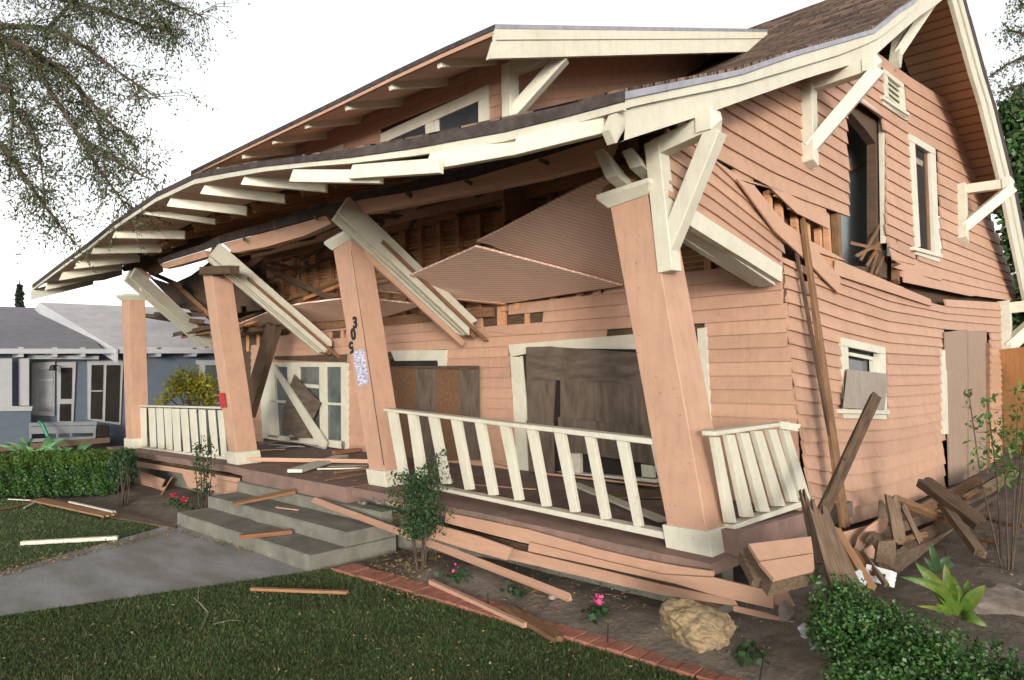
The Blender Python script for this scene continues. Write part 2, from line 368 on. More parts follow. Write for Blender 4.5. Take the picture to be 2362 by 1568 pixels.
thick_grid('gable_soffit', m_gsoff, xg, [-.3, 0.04, .6, 1, 1.6, 2.2, 2.8, 3.3, 3.8, 4.4, 4.9, 5.3, YR-.25, YR, YR+.35, 7.2, 8, 9, 10, 11.2], -.03, .03, H)
thick_grid('roof_sheathing', m_dark, [x for x in xs if x < -.8], [0.035, .3, .6, 1, 1.6, 2.2, 2.8, 3.8], -.03, .03, H)
# fascia under the shingle edge of the porch eave
def strip_px(name, top, bot, planeY, mat, parent, th=.03, n=(0,-1,0), fn=None):
    mb = MB(); f = fn or pY
    for (a, b), (c, d) in zip(zip(top, bot), zip(top[1:], bot[1:])):
        mb.prism([f(a, planeY(a[0]) if callable(planeY) else planeY), f(c, planeY(c[0]) if callable(planeY) else planeY), f(d, planeY(d[0]) if callable(planeY) else planeY), f(b, planeY(b[0]) if callable(planeY) else planeY)], n, th)
    return mb.build(name, mat, parent)
top = [(x, y+ (8 if x < 1100 else 14)) for x, y in eave_px]
ys_mid = lambda x: flat(x, [(74,10),(262,13),(448,16),(723,20),(1164,24),(1437,28)])
e0 = [(x, y-3) for x, y in eave_px]; e1 = [(x, y+flat(x, [(74,5),(448,7),(723,12),(1000,22),(1164,27),(1437,21)])) for x, y in eave_px]
strip_px('shingle_edge', e0, e1, lambda x: eY(x)-.012, m_paper, H, .02)
e2 = [(x, y+flat(x, [(74,6),(448,12),(723,12),(1164,23),(1437,20)])) for x, y in e1]
strip_px('crown_moulding', e1, e2, lambda x: eY(x), m_cream, H, .03)
e3 = [(x, y+flat(x, [(74,3),(1437,12)])) for x, y in e2]
# rafter tails of the porch eave: (lower edge at tip, lower edge at inner end, height px)
tails = [(seq(cD,(290,433),(670,345)),11),(seq(cD,(380,370),(785,300)),13),(seq(cD,(475,295),(900,248)),16),(seq(cD,(585,198),(1040,187)),18),
 (seq(cA,(720,1530),(1190,1535)),18),(seq(cA,(915,1375),(1385,1442)),9),(seq(cA,(1070,1325),(1585,1383)),20),(seq(cA,(1285,1245),(1830,1305)),21),
 (seq(cA,(1545,1185),(2095,1232)),23),([cJ(1030,380),cJ(1845,392)],29),([(802,412),(1012,398)],32),([(978,393),(1190,356)],38),([(1177,359),(1392,306)],42)]
ROT = [0,.85,.85,.8,.75,.7,.62,.6,.45,.22,.14,.2,.1]
for ((a, b), h), rot in zip(tails, ROT):
    ay = eY(a[0])+(.06 if not rot else .01 if rot > .4 else -.05-.035*(h % 2))
    A = pY(a, ay); 
    A2 = pY((a[0]+4, a[1]-h), ay); B = pX(b, A.x)
    if B.y-A.y > 1.3 or B.y < A.y+.3: B = pY(b, A.y+.95)
    if rot: B = pY(b, A.y+rot)
    hh = (A2-A).length; up = Vector((0,0,1)); w = Vector((.045,0,0)); c = []
    dd = (B-A).normalized()
    P = [A+dd*.0, A2-dd*.03+Vector((0,0,0)), A2+dd*.02, B+up*hh, B]
    nf = (B-A).cross(up).normalized(); nf = nf if nf.dot(CAM-A) > 0 else -nf
    mb = MB(); mb.prism([A, A+up*hh+dd*.045, B+up*hh, B], nf, .05)
    mb.build('rafter_tail', m_tail, H, bevel=.003)
MB().prism([pX(p, XL+.06) for p in [(73,668),(71,692),(215,656),(216,648),(240,646),(282,634),(282,612)]], (1,0,0), .04).build('rake_board', m_creamg, H)
# brown rafters in the torn band behind the tails
for i in range(15):
    x = -8.8+i*.56; z0 = roofz(x, 0.05)-.06; z1 = roofz(x, 1.5)-.06
    plank('rafter', (x,.0,z0-.05), (x+.1,1.55,z1-.05), .13, .045, m_stud, H, hint=(1,0,0), j0=.03)
# salmon porch beam, broken over the columns, with torn paper above it
segs = [([cN(0,0)],0)]
b1t = [cD(1030,265), cD(1310,180)]; b1b = [cD(1050,292), cD(1340,212)]
b1t = [(369,609),(398,600),(472,577)]; b1b = [(378,619),(402,614),(478,592)]
b2t = [(514,561),(600,539),(690,515),(750,497)]; b2b = [(538,583),(610,570),(700,544),(764,516)]
b3t = seq(cB,(260,1292),(610,1235),(1000,1150),(1470,1010),(1930,865)); b3b = seq(cB,(330,1372),(700,1300),(1100,1222),(1480,1140),(1860,1040))
for t_, b_ in ((b1t,b1b),(b2t,b2b),(b3t,b3b)):
    strip_px('porch_beam', t_, b_, .06, m_salp, H, .09)
t4 = [(x-2, y-2) for x, y in b1t+b2t]+[(790,489),(835,470)]+[(x, y+1) for x, y in b3t[1:]]
t5 = [(x-4, y-flat(x,[(370,8),(560,17),(750,22),(1080,24),(1400,16)])+random.uniform(-3,3)) for x, y in t4]
strip_px('torn_roofing_paper', t5, t4, .075, m_paper, H, .03)
for cx, cy in [cB(990,1170),cB(610,1245),cB(1470,1040),cJ(920,795),cJ(1280,705),cJ(640,900),cJ(2110,500)]:
    a = pY((cx-4,cy-4), .0); plank('bent_nail_block', a, a+Vector((.1,-.03,-.05)), .03, .02, m_dark, H, hint=(0,-1,0), j1=.01)
# dark broken lath along the underside of the beam
for k in range(15):
    u = k/14; x = lerp(545, 1390, u); yy = interp(x, [(538,588),(764,522),(842,497),(1386,380)])
    a = pY((x+random.uniform(-15,15), yy+random.uniform(0,8)), .2+random.uniform(0,.3)); 
    plank('splintered_lath', a, a+Vector((random.uniform(.25,.6), random.uniform(-.05,.2), random.uniform(-.06,.1))), .05, .012, random.choice([m_dark,m_raw,m_dark]), H, hint=(0,-1,.3), j0=.05, j1=.06)
# ---------------------------------------------------------------- columns
def column(fl0, fr0, fl1, fr1, side0, side1, z0, z1, y1=0., cap=False, base=True, face_px=None):
    """front face px corners bottom/top; side depth; all built as a leaning box"""
    A0 = pZ(fl0, z0); B0 = pY(fr0, A0.y); A1 = pY(fl1, A0.y+y1); B1 = pY(fr1, A0.y+y1)
    return A0, B0, A1, B1
def build_col(name, A0, B0, A1, B1, D, cap=None, base=.15, pal=None):
    d = Vector((0,D,0)); b = [A0, B0, B0+d, A0+d]; t = [A1, B1, B1+d, A1+d]
    o = MB().hexa(b, t).build(name, m_colm, H, bevel=.004)
    up = (A1-A0)
    if base:
        k = base/up.length; e = .022
        lo = [A0+Vector((-e,-e,0)), B0+Vector((e,-e,0)), B0+d+Vector((e,e,0)), A0+d+Vector((-e,e,0))]
        hi = [p+up*k for p in lo]; 
        MB().hexa(lo, hi).build('base_trim', m_cream, o, bevel=.004)
    if cap:
        e0 = .01; e1 = .06
        lo = [A1-up*.022+Vector((-e0,-e0,0)), B1-up*.022+Vector((e0,-e0,0)), B1+d-up*.022+Vector((e0,e0,0)), A1+d-up*.022+Vector((-e0,e0,0))]
        hi = [A1+Vector((-e1,-e1,.012)), B1+Vector((e1,-e1,.012)), B1+d+Vector((e1,e1,.012)), A1+d+Vector((-e1,e1,.012))]
        MB().hexa(lo, hi).build('column_cap', m_cream, o)
        if cap > 1: 
            hi2 = [p+Vector((0,0,.03)) for p in hi]; MB().hexa(hi, hi2).build('cap_board', m_cream, o)
    return o
m_colm = mk('salmon_column', (.43,.256,.172), .07, 6, (1,1,1), .6, .25, 70, (.32,.19,.13), .5, 2.6, streak=.5)
COLS = []
# px: front-left bottom, front-right bottom, front-left top, front-right top, back-right bottom ; base height, cap kind
cols = [((291,1032),(306,1034),(280,686),(296,684),(345,1027),.455,2),
        ((530,1068),(550,1064),(467,628),(487,622),(598,1043),.51,0),
        ((857,1117),(893,1118),(767,566),(806,540),(941,1106),.51,2),
        ((1548,1266),(1640,1266),(1405,463),(1490,432),(1694,1228),.44,2)]
for fl0, fr0, fl1, fr1, br, z0, cap in cols:
    A0 = pZ(fl0, z0); B0 = pY(fr0, A0.y); B0.z = A0.z; A1 = pY(fl1, A0.y); B1 = pY(fr1, A0.y)
    q = pX(br, B0.x); D = min(.36, max(.22, q.y-B0.y)); print('D', q.y-B0.y)
    COLS.append(build_col('porch_column', A0, B0, A1, B1, D, cap))
CP = COLS
# street number, notice and red tag on the columns
def glyph(txt, p, up, right, n, h, mat, name, rot=0.):
    cu = bpy.data.curves.new('g', 'FONT'); cu.body = txt; cu.size = h*1.35; cu.extrude = .004; cu.align_x = 'CENTER'; cu.align_y = 'CENTER'; cu.offset = .006
    t = bpy.data.objects.new('g', cu); COL.objects.link(t); bpy.context.view_layer.update()
    me = bpy.data.meshes.new_from_object(t.evaluated_get(bpy.context.evaluated_depsgraph_get())); bpy.data.objects.remove(t)
    me.name = name; me.materials.clear(); me.materials.append(mat)
    c, s = math.cos(rot), math.sin(rot); r2 = right*c+up*s; u2 = -right*s+up*c
    M = Matrix((r2, u2, n)).transposed().to_4x4(); M.translation = p+n*.006
    return me, M
c3 = CP[2]; yf = pZ((857,1117), .51).y
upv = (pY((806,540), yf)-pY((893,1118), yf)).normalized(); rtv = Vector((1,0,0)); rtv = (rtv-upv*rtv.dot(upv)).normalized(); nv = Vector((0,-1,0))
for txt, p, rot in (('3', (820,745), -.15), ('0', (816,772), 0.), ('5', (811,800), math.pi)):
    me, M = glyph(txt, pY(p, yf), upv, rtv, nv, .115, m_blackm, 'house_number', rot)
    o = bpy.data.objects.new('house_number', me); place(o, c3, M)
f2 = lambda p: pY(p, yf-.004)
m_note = bpy.data.materials.new('printed_notice'); m_note.use_nodes = True
_n = m_note.node_tree.nodes; _l = m_note.node_tree.links; _b = _n['Principled BSDF']; _tc = _n.new('ShaderNodeTexCoord'); _no = _n.new('ShaderNodeTexNoise'); _mp = _n.new('ShaderNodeMapping')
_mp.inputs['Scale'].default_value = (30,1,75); _no.inputs['Scale'].default_value = 1; _cr = _n.new('ShaderNodeValToRGB'); _cr.color_ramp.elements[0].position = .44; _cr.color_ramp.elements[0].color = (.22,.21,.30,1); _cr.color_ramp.elements[1].position = .6; _cr.color_ramp.elements[1].color = (.60,.57,.66,1)
_l.new(_tc.outputs['Object'], _mp.inputs[0]); _l.new(_mp.outputs[0], _no.inputs['Vector']); _l.new(_no.outputs['Fac'], _cr.inputs[0]); _l.new(_cr.outputs[0], _b.inputs['Base Color'])
MB().prism([f2((813,811)),f2((839,803)),f2((850,884)),f2((827,891))], (0,-1,0), .003).build('paper_notice', m_note, c3)
m_redp = mk('red_notice', (.36,.03,.035), .3, 40, rough=.7)
g2 = lambda p: pY(p, -.006)
MB().prism([g2((503,907)),g2((517,905)),g2((522,939)),g2((509,941))], (0,-1,0), .003).build('red_notice', m_redp, CP[1])
for a, b in (((806,560),(850,800)),((850,800),(905,1090))):    # open seam down the corner of the third column
    A = pY(a, yf); 
c0 = pY((893,1118), yf); c1 = pY((806,540), yf)
mb = MB(); pts = [c0.lerp(c1, i/14)+Vector((random.uniform(-.004,.004)-.003,-.004,0)) for i in range(1,14)]; mb.tube(pts, .0045, .003, 4); mb.build('open_seam', m_black, c3)
# ---------------------------------------------------------------- railings
def rail(name, y, tl, tr, bl, br_, th, bals, brl, brr, mode='Y', dn=None, bt=.04):
    f = (lambda p: pY(p, y)) if mode == 'Y' else (lambda p: pX(p, y))
    n = Vector((0,-1,0)) if mode == 'Y' else Vector((1,0,0))
    root = MB().prism([f(tl), f(tr), f(br_), f(bl)], n, th).build(name, m_cream, H, bevel=.004)
    MB().prism([f(brl[0]), f(brl[1]), f(brr[1]), f(brr[0])], n, th*.9).build('bottom_rail', m_cream, root, bevel=.003)
    for (a0,a1), (c0,c1) in bals:
        p = [f(a0)-n*.015, f(a1)-n*.015, f(c1)-n*.015, f(c0)-n*.015]
        w = bt if mode == 'Y' else .035
        MB().prism([p[0], p[1], p[2], p[3]], n, w).build('baluster', m_cream, root, bevel=.002)
    return root
Q = lambda x, y: cQ(x, y)
bq = [((20,85,660),(112,172,1175)),((185,250,675),(262,335,1215)),((355,420,700),(462,525,1255)),((540,608,725),(655,715,1302)),((735,803,745),(850,910,1348)),
 ((940,1010,775),(1063,1120,1390)),((1160,1228,800),(1285,1345,1440)),((1385,1462,830),(1520,1582,1487)),((1635,1705,860),(1770,1835,1545)),((1895,1975,890),(2040,2102,1606)),((2180,2230,925),(2330,2380,1660))]
bals = [((Q(a,c),Q(b,c)),(Q(d,f),Q(e,f))) for (a,b,c),(d,e,f) in bq]
rail('front_railing', .10, (884,942), (1512,1013), (884,948), (1512,1027), .10, bals, ((945,1111),(945,1117)), ((1560,1233),(1560,1250)))
nb = [((1250,1300,535),(1262,1308,880)),((1325,1380,537),(1342,1392,893)),((1395,1450,539),(1412,1466,903)),((1465,1525,541),(1487,1537,915)),((1535,1598,543),(1557,1612,925)),
 ((1610,1672,545),(1642,1696,935)),((1690,1748,548),(1722,1776,945)),((1775,1832,551),(1802,1852,957)),((1860,1918,555),(1897,1952,970)),((1945,1990,558),(1982,2030,985))]
bals = [((cN(a,c),cN(b,c)),(cN(d,f),cN(e,f))) for (a,b,c),(d,e,f) in nb]
rail('left_railing', .16, (316,934.5), (508,938), (316,937.5), (508,943), .09, bals, (cN(1262,888),cN(1262,905)), (cN(2040,980),cN(2040,1003)), bt=.015)
ib = [((262,300,1468),(355,408,560)),((345,395,1452),(455,522,522)),((432,485,1440),(560,622,488)),((520,572,1428),(655,722,452)),((612,662,1418),(755,808,424)),((700,742,1408),(822,882,402))]
XS = .25; print('side rail X', XS)
bals = []
for (a,b,c),(d,e,f) in ib:
    t0, t1 = cF(a,c), cF(b,c); t0 = (t0[0], t0[1]); bals.append(((t0,t1),(cI(d,f),cI(e,f))))
rr = rail('side_railing', XS, (1650,995), (1822,972), (1650,1006), (1822,980), .09, bals, (cI(380,572),cI(380,602)), (cI(885,393),cI(885,432)), 'X')
a = pX((1800,980), XS); plank('split_rail_end', a, pX((1832,986), XS)+Vector((.03,0,0)), .05, .015, m_cream, rr, hint=(1,0,0), j1=.02)
# ---------------------------------------------------------------- porch slab and foundation
ZD = [(-10.3,.455),(-9.6,.455),(-6,.508),(-3.1,.508),(-1.6,.49),(.5,.435)]
mb = MB(); xsd = [-10.3,-9,-8,-7,-6,-5.55]
def slab(x0, x1, n, y0, y1, th, nm, mat, yj=.0, jz=0.):
    V = []; Fc = []; 
    for i in range(n+1):
        x = lerp(x0, x1, i/n); z = interp(x, ZD); j = random.uniform(-yj, yj); k = random.uniform(0, jz)
        V += [(x,y0+j,z),(x,y1,z),(x,y1,z-th),(x,y0+j+random.uniform(0,yj),z-th+k)]
    for i in range(n):
        for a in range(4):
            b = (a+1) % 4; Fc.append((i*4+a, i*4+b, i*4+4+b, i*4+4+a))
    Fc += [(0,1,2,3),(n*4+3,n*4+2,n*4+1,n*4)]
    m_ = MB(); m_.add(V, Fc); return m_.build(nm, mat, H)
slab(-10.3, -5.56, 30, -.10, .5, .085, 'porch_slab', m_slab, .006, .012)
slab(-5.55, -3.42, 4, -.10, .5, .19, 'porch_slab', m_slab, .0)
slab(-3.38, .27, 34, -.06, .5, .085, 'porch_slab', m_slab, .008, .015)
slab(-10.3, .26, 30, .5, 2.3, .12, 'porch_floor', m_deck, 0.)
MB().prism([pX(p, .30) for p in [(1702,1226),(1866,1181),(1872,1222),(1790,1252),(1702,1284)]], (1,0,0), .18).build('slab_edge', m_slab, H)
mb = MB().box((-10.2,.12,-.1),(.25,.25,.40)); mb.build('foundation_wall', m_conc, H)
# ---------------------------------------------------------------- clapboard machinery
def siding(name, rows, us, P, n, mask, lap, th, mat, parent, rowmask=None):
    mb = MB(); n = Vector(n)
    for k in rows:
        run = []
        def flush(run):
            if len(run) < 2: return
            V = []
            for u in run:
                bt, tp = P(k+1.04, u), P(k, u); 
                V += [bt+n*lap, tp+n*.001, tp-n*th, bt+n*(lap-th)]
            m_ = len(run); Fc = []
            for i in range(m_-1):
                for a in range(4):
                    b = (a+1) % 4; Fc.append((i*4+a, i*4+4+a, i*4+4+b, i*4+b))
            Fc += [(3,2,1,0),((m_-1)*4,(m_-1)*4+1,(m_-1)*4+2,(m_-1)*4+3)]
            mb.add(V, Fc)
        for i, u in enumerate(us):
            mid = proj(P(k+.5, u))
            if mask(mid, k, u): run.append(u)
            else: flush(run); run = []
        flush(run)
    return mb.build(name, mat, parent)
# front wall under the porch
YW = 1.68
ftop = [(590,792),(640,768),(760,752),(880,728),(1000,716),(1171,700),(1440,655),(1800,588)]
fdoor = [(610,836),(797,836),(801,1060),(608,1060)]
fwin = [(880,812),(1026,812),(1028,1100),(880,1100)]
fbig = [(1176,800),(1620,745),(1632,1130),(1205,1110)]
fhole = seq(cE,(1000,845),(1250,830),(1254,932),(1480,912),(1484,980),(1310,992),(1200,976),(1130,992),(1030,900))
fh2 = seq(cL,(1110,315),(1230,308),(1235,340),(1090,350)); fh3 = seq(cE,(420,985),(510,990),(460,1000),(400,1000))
def fmask(p, k, u):
    if p[0] < 579: return False
    if p[1] < flat(p[0], ftop)+random.uniform(-2, 2): return False
    return not any(inpoly(p, q) for q in (fdoor, fwin, fbig, fhole, fh2, fh3))
usx = [lerp(-9.7, .2, i/364) for i in range(361)]
siding('front_siding', range(0, 23), usx, lambda k, u: Vector((u, YW, 2.72-k*.112)), (0,-1,0), lambda p,k,u: fmask(p,k,u) and u < .03+(2.25-(2.72-k*.112))*.075, .022, .022, m_sal, H)
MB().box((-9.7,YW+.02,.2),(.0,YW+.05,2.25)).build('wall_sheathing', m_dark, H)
# studs and lath of the stripped wall above the porch ceiling
mb = MB()
x = -10.2; k = 0
while x < -.5:
    w = .05 if k % 5 else .10
    zz = 1.95; plank('wall_stud', (x,YW+.03,zz), (x,YW+.03,3.72), w*1.25, .06, m_stud, H, hint=(0,-1,0)); x += .36+random.uniform(-.03,.03); k += 1
z = 1.9
while z < 3.7:
    mb.box((-10.4,YW+.075,z),(-.3,YW+.083,z+.036)); z += .049
mb.build('lath', m_lath, H)
MB().box((-10.4,YW+.10,1.8),(-.3,YW+.12,3.75)).build('plaster_back', m_keys, H)
for xx in (-3.05,-2.85,-6.2): plank('wall_stud', (xx,YW-.0,2.2), (xx,YW-.0,3.6), .09, .06, m_stud, H, hint=(0,-1,0))
plank('wall_plate', (-10.2,YW-.03,2.28),(-3.2,YW-.03,2.2), .1, .05, m_raw, H, hint=(0,-1,0))
plank('wall_header', (-10.2,YW-.05,3.40),(-.6,YW-.05,3.42), .14, .05, m_stud, H, hint=(0,-1,0))
for _ in range(12):
    x = random.uniform(-9,-1.2); z = random.uniform(2.9,3.3)
    plank('splintered_lath', (x,YW-.25,z), (x+random.uniform(.3,.9),YW-.15+random.uniform(-.3,.1),z+random.uniform(-.25,.25)), .05, .012, m_dark, H, hint=(0,-1,0), j0=.03, j1=.06)
# broken boards around the lath hole
for pts in (seq(cE,(1000,872),(1155,862),(1152,895),(1010,905)), seq(cE,(1120,990),(1190,978),(1300,1000),(1465,1010),(1465,1026),(1250,1028),(1130,1008))):
    MB().prism([pY(p, YW-.03) for p in pts], (0,-1,0), .015).build('splintered_board', m_salp, H)
# dark room behind the openings
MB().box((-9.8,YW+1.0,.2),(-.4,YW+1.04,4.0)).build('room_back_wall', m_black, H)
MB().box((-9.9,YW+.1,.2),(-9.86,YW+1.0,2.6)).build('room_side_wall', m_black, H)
# --- windows / doors of the front wall
def board(name, pts, Y, th, mat, parent, xdir=(1,0,0)):
    return poly_part(name, [pY(p, Y) for p in pts], (0,-1,0), th, mat, parent, xdir)
fd = board('french_door', [(612,836),(797,836),(797,846),(614,846)], YW-.03, .05, m_cream, H)
for a in ([(612,836),(632,836),(640,1010),(618,1008)],[(662,838),(688,838),(690,1016),(668,1016)],[(736,838),(750,838),(752,1026),(738,1024)],[(786,838),(800,838),(800,1036),(787,1034)],
          [(632,838),(662,838),(662,846),(632,846)],[(688,838),(736,838),(736,846),(688,846)],[(622,922),(668,924),(668,930),(622,928)],[(750,928),(787,930),(787,935),(750,933)],
          [(690,884),(738,888),(738,896),(690,892)],[(618,1002),(797,1018),(797,1036),(618,1012)]):
    board('door_stile', a, YW-.045, .045, m_cream, fd)
m_cg = mk('curtained_glass', (.055,.065,.06), .35, 4, (1,1,40), .15, spec=.7, col2=(.12,.14,.13))
board('glass', [(612,840),(800,840),(800,1036),(612,1010)], YW-.01, .01, m_cg, fd)
board('ply_sheet', seq(cL,(765,705),(1005,965),(935,1110),(915,1275),(810,1280),(650,1215),(700,900)), YW-.09, .012, m_ply, fd)
board('door_brace', [(622,842),(633,842),(752,1020),(748,1036),(735,1030)], YW-.12, .03, m_cream, fd)
board('casing', [(596,845),(614,845),(626,1012),(606,1010)], YW-.03, .03, m_creamg, fd)
board('head_gap', seq(cL,(590,540),(1225,525),(1225,595),(585,570)), YW-.05, .03, m_dark, fd)
wf = board('window', seq(cQ,(60,160),(515,155),(512,240),(95,245)), YW-.035, .04, m_cream, H)
board('jamb', seq(cQ,(445,240),(512,240),(512,290),(450,290)), YW-.03, .03, m_cream, wf)
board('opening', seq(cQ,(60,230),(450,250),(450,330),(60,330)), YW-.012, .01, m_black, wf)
for i, (a, m_) in enumerate(((seq(cQ,(0,292),(262,296),(270,720),(280,1060),(60,1060)),m_plyr),(seq(cQ,(262,296),(425,290),(432,1058),(270,1062)),m_ply),(seq(cQ,(425,290),(625,288),(650,1058),(432,1058)),m_plyr),(seq(cQ,(625,288),(780,285),(790,1050),(650,1055)),m_ply))):
    board('plywood_sheet', a, YW-.06-.006*i, .012, m_, wf, xdir=(0,0,1))
board('plywood_edge', seq(cQ,(95,288),(780,283),(780,312),(740,318),(95,298)), YW-.095, .012, m_dark, wf)
board('sill_trim', seq(cQ,(225,1050),(800,1060),(1085,1130),(1085,1146),(225,1075)), YW-.05, .04, m_salp, wf)
bo = board('boarded_opening', seq(cQ,(1025,112),(2100,22),(2140,150),(1390,140),(1040,212)), YW-.035, .04, m_cream, H)
board('jamb', seq(cQ,(1040,210),(1128,212),(1190,1145),(1095,1135)), YW-.03, .035, m_cream, bo)
board('inner_jamb', seq(cQ,(1122,205),(1138,205),(1185,720),(1170,740)), YW-.02, .03, m_cream, bo)
board('opening', seq(cQ,(1120,150),(2240,120),(2240,1200),(1190,1150)), YW-.008, .008, m_black, bo)
board('casing', [(1608,758),(1628,755),(1641,1010),(1622,1012)], YW-.03, .035, m_cream, bo)
for a, m_, d in ((seq(cQ,(1168,132),(1380,125),(1420,200),(1390,740),(1400,1160),(1190,1150)),m_ply,.05),(seq(cQ,(1168,132),(1380,128),(2240,190),(2260,440),(1700,415),(1210,395)),m_ply,.07),
              (seq(cQ,(1450,400),(2250,430),(2300,800),(1450,705)),m_ply,.06),(seq(cQ,(1430,705),(2330,800),(2340,1115),(1620,1000),(1440,1000)),m_ply,.08)):
    board('plywood_sheet', a, YW-d, .014, m_, bo, xdir=(0,0,1) if d != .07 else (1,0,0))
board('cream_post', seq(cQ,(1500,1000),(1610,1000),(1615,1165),(1540,1160)), YW-.05, .05, m_cream, bo)
board('sill', seq(cQ,(1410,1152),(2240,1215),(2240,1245),(1560,1172)), YW-.09, .09, m_cream, bo)
board('sill', seq(cQ,(1300,1158),(2240,1262),(2240,1275),(1300,1175)), YW-.10, .05, m_salp, bo)
board('cream_block', seq(cQ,(2110,1090),(2210,1105),(2215,1200),(2120,1195)), YW-.08, .04, m_cream, bo)
# ---------------------------------------------------------------- fallen box beams between columns and wall
def ext(p, q, k): return p+(q-p)*k
def fallen(top_l, top_r, bot_l, bot_r, ytop, ybot, pink=False):
    TL, TR, BL, BR = pY(top_l, ytop), pY(top_r, ytop), pY(bot_l, ybot), pY(bot_r, ybot)
    d = (BR-TR).normalized(); side = Vector((1,0,0)); side = (side-d*side.dot(d)).normalized(); nn = side.cross(d); nn = nn if nn.dot(CAM-TR) > 0 else -nn
    return TL, TR, BL, BR, d, side, nn
def boxbeam(p0, p1, W_, Hh, strips=True, pink=False, j=.05):
    d = (p1-p0).normalized(); up = Vector((0,0,1)); up = (up-d*up.dot(d)).normalized(); s = d.cross(up); s = s if s.x > 0 else -s
    root = None
    for sg, m_ in ((1, m_cream), (-1, m_cream)):
        o = plank('fallen_beam' if root is None else 'beam_side', p0+s*sg*W_/2-d*.22*(1 if sg > 0 else .75), p1+s*sg*W_/2, Hh, .045, m_, H if root is None else root, hint=s, j1=j); root = root or o
    plank('beam_bottom', p0-up*(Hh/2-.05)+d*.1, p1-up*(Hh/2-.05), W_-.045, .03, m_creamg, root, hint=up, j1=j)
    plank('beam_moulding', p0-up*(Hh/2-.02)+d*.1-s*.0, p1-up*(Hh/2-.02), .035, .03, m_cream, root, hint=up)
    if strips: plank('splintered_strip', p0+s*(W_/2+.05)+d*.3-up*.02, p1+s*(W_/2+.10)+d*.18-up*.05, .035, .02, m_raw, root, hint=s, j0=.02, j1=.03)
    if pink: plank('pink_strip', p0-up*(Hh/2+.02)-s*(W_/2+.03)+d*.3, p1-up*(Hh/2+.02)-s*(W_/2+.03)+d*.12, .07, .03, m_salp, root, hint=s, j1=.02)
    plank('broken_core', p1-d*.25-up*.02, p1+d*.06-up*.02, W_*.7, Hh*.5, m_raw, root, hint=up, j1=.05)
    return root
boxbeam(pY((818,512), .1), pY((1078,757), 1.5), .17, .20, pink=True)
boxbeam(pY((520,605), .1), pY((748,800), 1.5), .17, .20)
boxbeam(pY((320,650), .1), pY((478,790), 1.4), .16, .19, strips=False)
# stub ends above the corner column
for (a, b, c_, d_), Yp in (((cK(330,735),cK(415,702),cK(535,950),cK(440,985)), -.06), ((cK(580,735),cK(670,700),cK(765,860),cK(655,890)), .02)):
    o = MB().prism([pY(p, Yp) for p in (a,b,c_,d_)], (0,-1,0), .3)
    pts = [pY(p, Yp) for p in (a,b,c_,d_)]; back = [p+Vector((0,.30,-.10)) for p in pts]; back[0] = lerp(back[0], back[3], .7); back[1] = lerp(back[1], back[2], .7)
    m_ = MB(); m_.hexa(pts, back); m_.build('beam_stub', m_cream, H)
plank('splintered_post_core', pY((1400,448), .1), pY((1500,385), .25), .09, .05, m_raw, H, hint=(0,-1,0), j0=.03, j1=.03)
plank('broken_post_top', pY((500,600), .1), pY((505,570), .12), .16, .12, m_dark, H, hint=(0,-1,0), j0=.03, j1=.05)
plank('broken_post_top', pY((470,625), .0), pY((541,622), .0), .1, .12, m_dark, H, hint=(0,-1,0))
plank('broken_post_top', pY((800,548), .2), pY((806,500), .2), .16, .12, m_paper, H, hint=(0,-1,0), j0=.03, j1=.05)
plank('broken_post_top', pY((1520,430), .25), pY((1500,360), .35), .12, .12, m_raw, H, hint=(0,-1,0), j0=.03, j1=.05)
# double side beam from corner column down to the house corner
for a, b, w, m_, dx in (((1572,492),(1797,634),26,m_cream,0.03),((1568,530),(1745,642),24,m_cream,-.14)):
    A = pX(a, dx); B = pX(b, dx); plank('side_beam', A, B, .12, .05, m_, H, hint=(1,0,0))
plank('side_beam_bottom', pX((1575,525), -.06), pX((1770,655), -.06), .13, .04, m_creamg, H, hint=(0,-.3,1))
# ---------------------------------------------------------------- beadboard ceiling panels
def plane_from(a, b, c_): n = (b-a).cross(c_-a).normalized(); return a, (n if n.z < 0 else -n)
A_, B_, C_ = pY((1435,660), 1.62), pY((1171,699), 1.62), pY((1390,411), .28)
po, pn = plane_from(A_, B_, C_)
up_px = seq(cE,(1045,435),(1180,370),(1460,220),(1700,95),(1860,25),(1962,88),(2010,400),(1990,720),(1640,640),(1380,560),(1130,452))
lo_px = seq(cE,(1045,466),(990,492),(740,600),(600,660),(470,705),(395,722),(380,735),(640,760),(1000,812),(1250,830),(1640,770),(1985,718),(1560,600),(1250,520))
sd_ = pP(cE(1985,700), po, pn)-pP(cE(1045,450), po, pn)
o = poly_part('ceiling_panel', [pP(p, po, pn) for p in up_px], pn, .018, m_bead, H, sd_)
po2 = po+pn*.05; 
A2, B2, C2 = pY((1435,662), 1.60)+pn*.01, pY((1171,700), 1.60), pP(cE(380,735), po, pn)+Vector((0,0,-.10))
C2 = pP(cE(380,735), po+pn*.10, pn)
p2, n2 = plane_from(A2, B2, C2)
poly_part('ceiling_panel', [pP(p, p2, n2) for p in lo_px], n2, .018, m_bead, H, pP(cE(1985,718), p2, n2)-pP(cE(400,730), p2, n2))
for a, b in ((cE(370,715),cE(415,703)),(cE(375,748),cE(420,728))):
    plank('ceiling_strip', pP(a, p2, n2), pP(cE(1240,835) if a[1] > 668 else cE(640,650), p2, n2), .05, .018, m_salp, H, hint=n2, j0=.03)
ll = [(542,749),(560,744),(600,728),(636,712),(700,700),(787,690),(884,693),(975,704),(892,730),(790,738),(707,744),(620,750),(560,752)]
A3, B3, C3 = pY((892,730), 1.6), pY((620,752), 1.6), pY((636,712), 1.0)
p3, n3 = plane_from(A3, B3, C3)
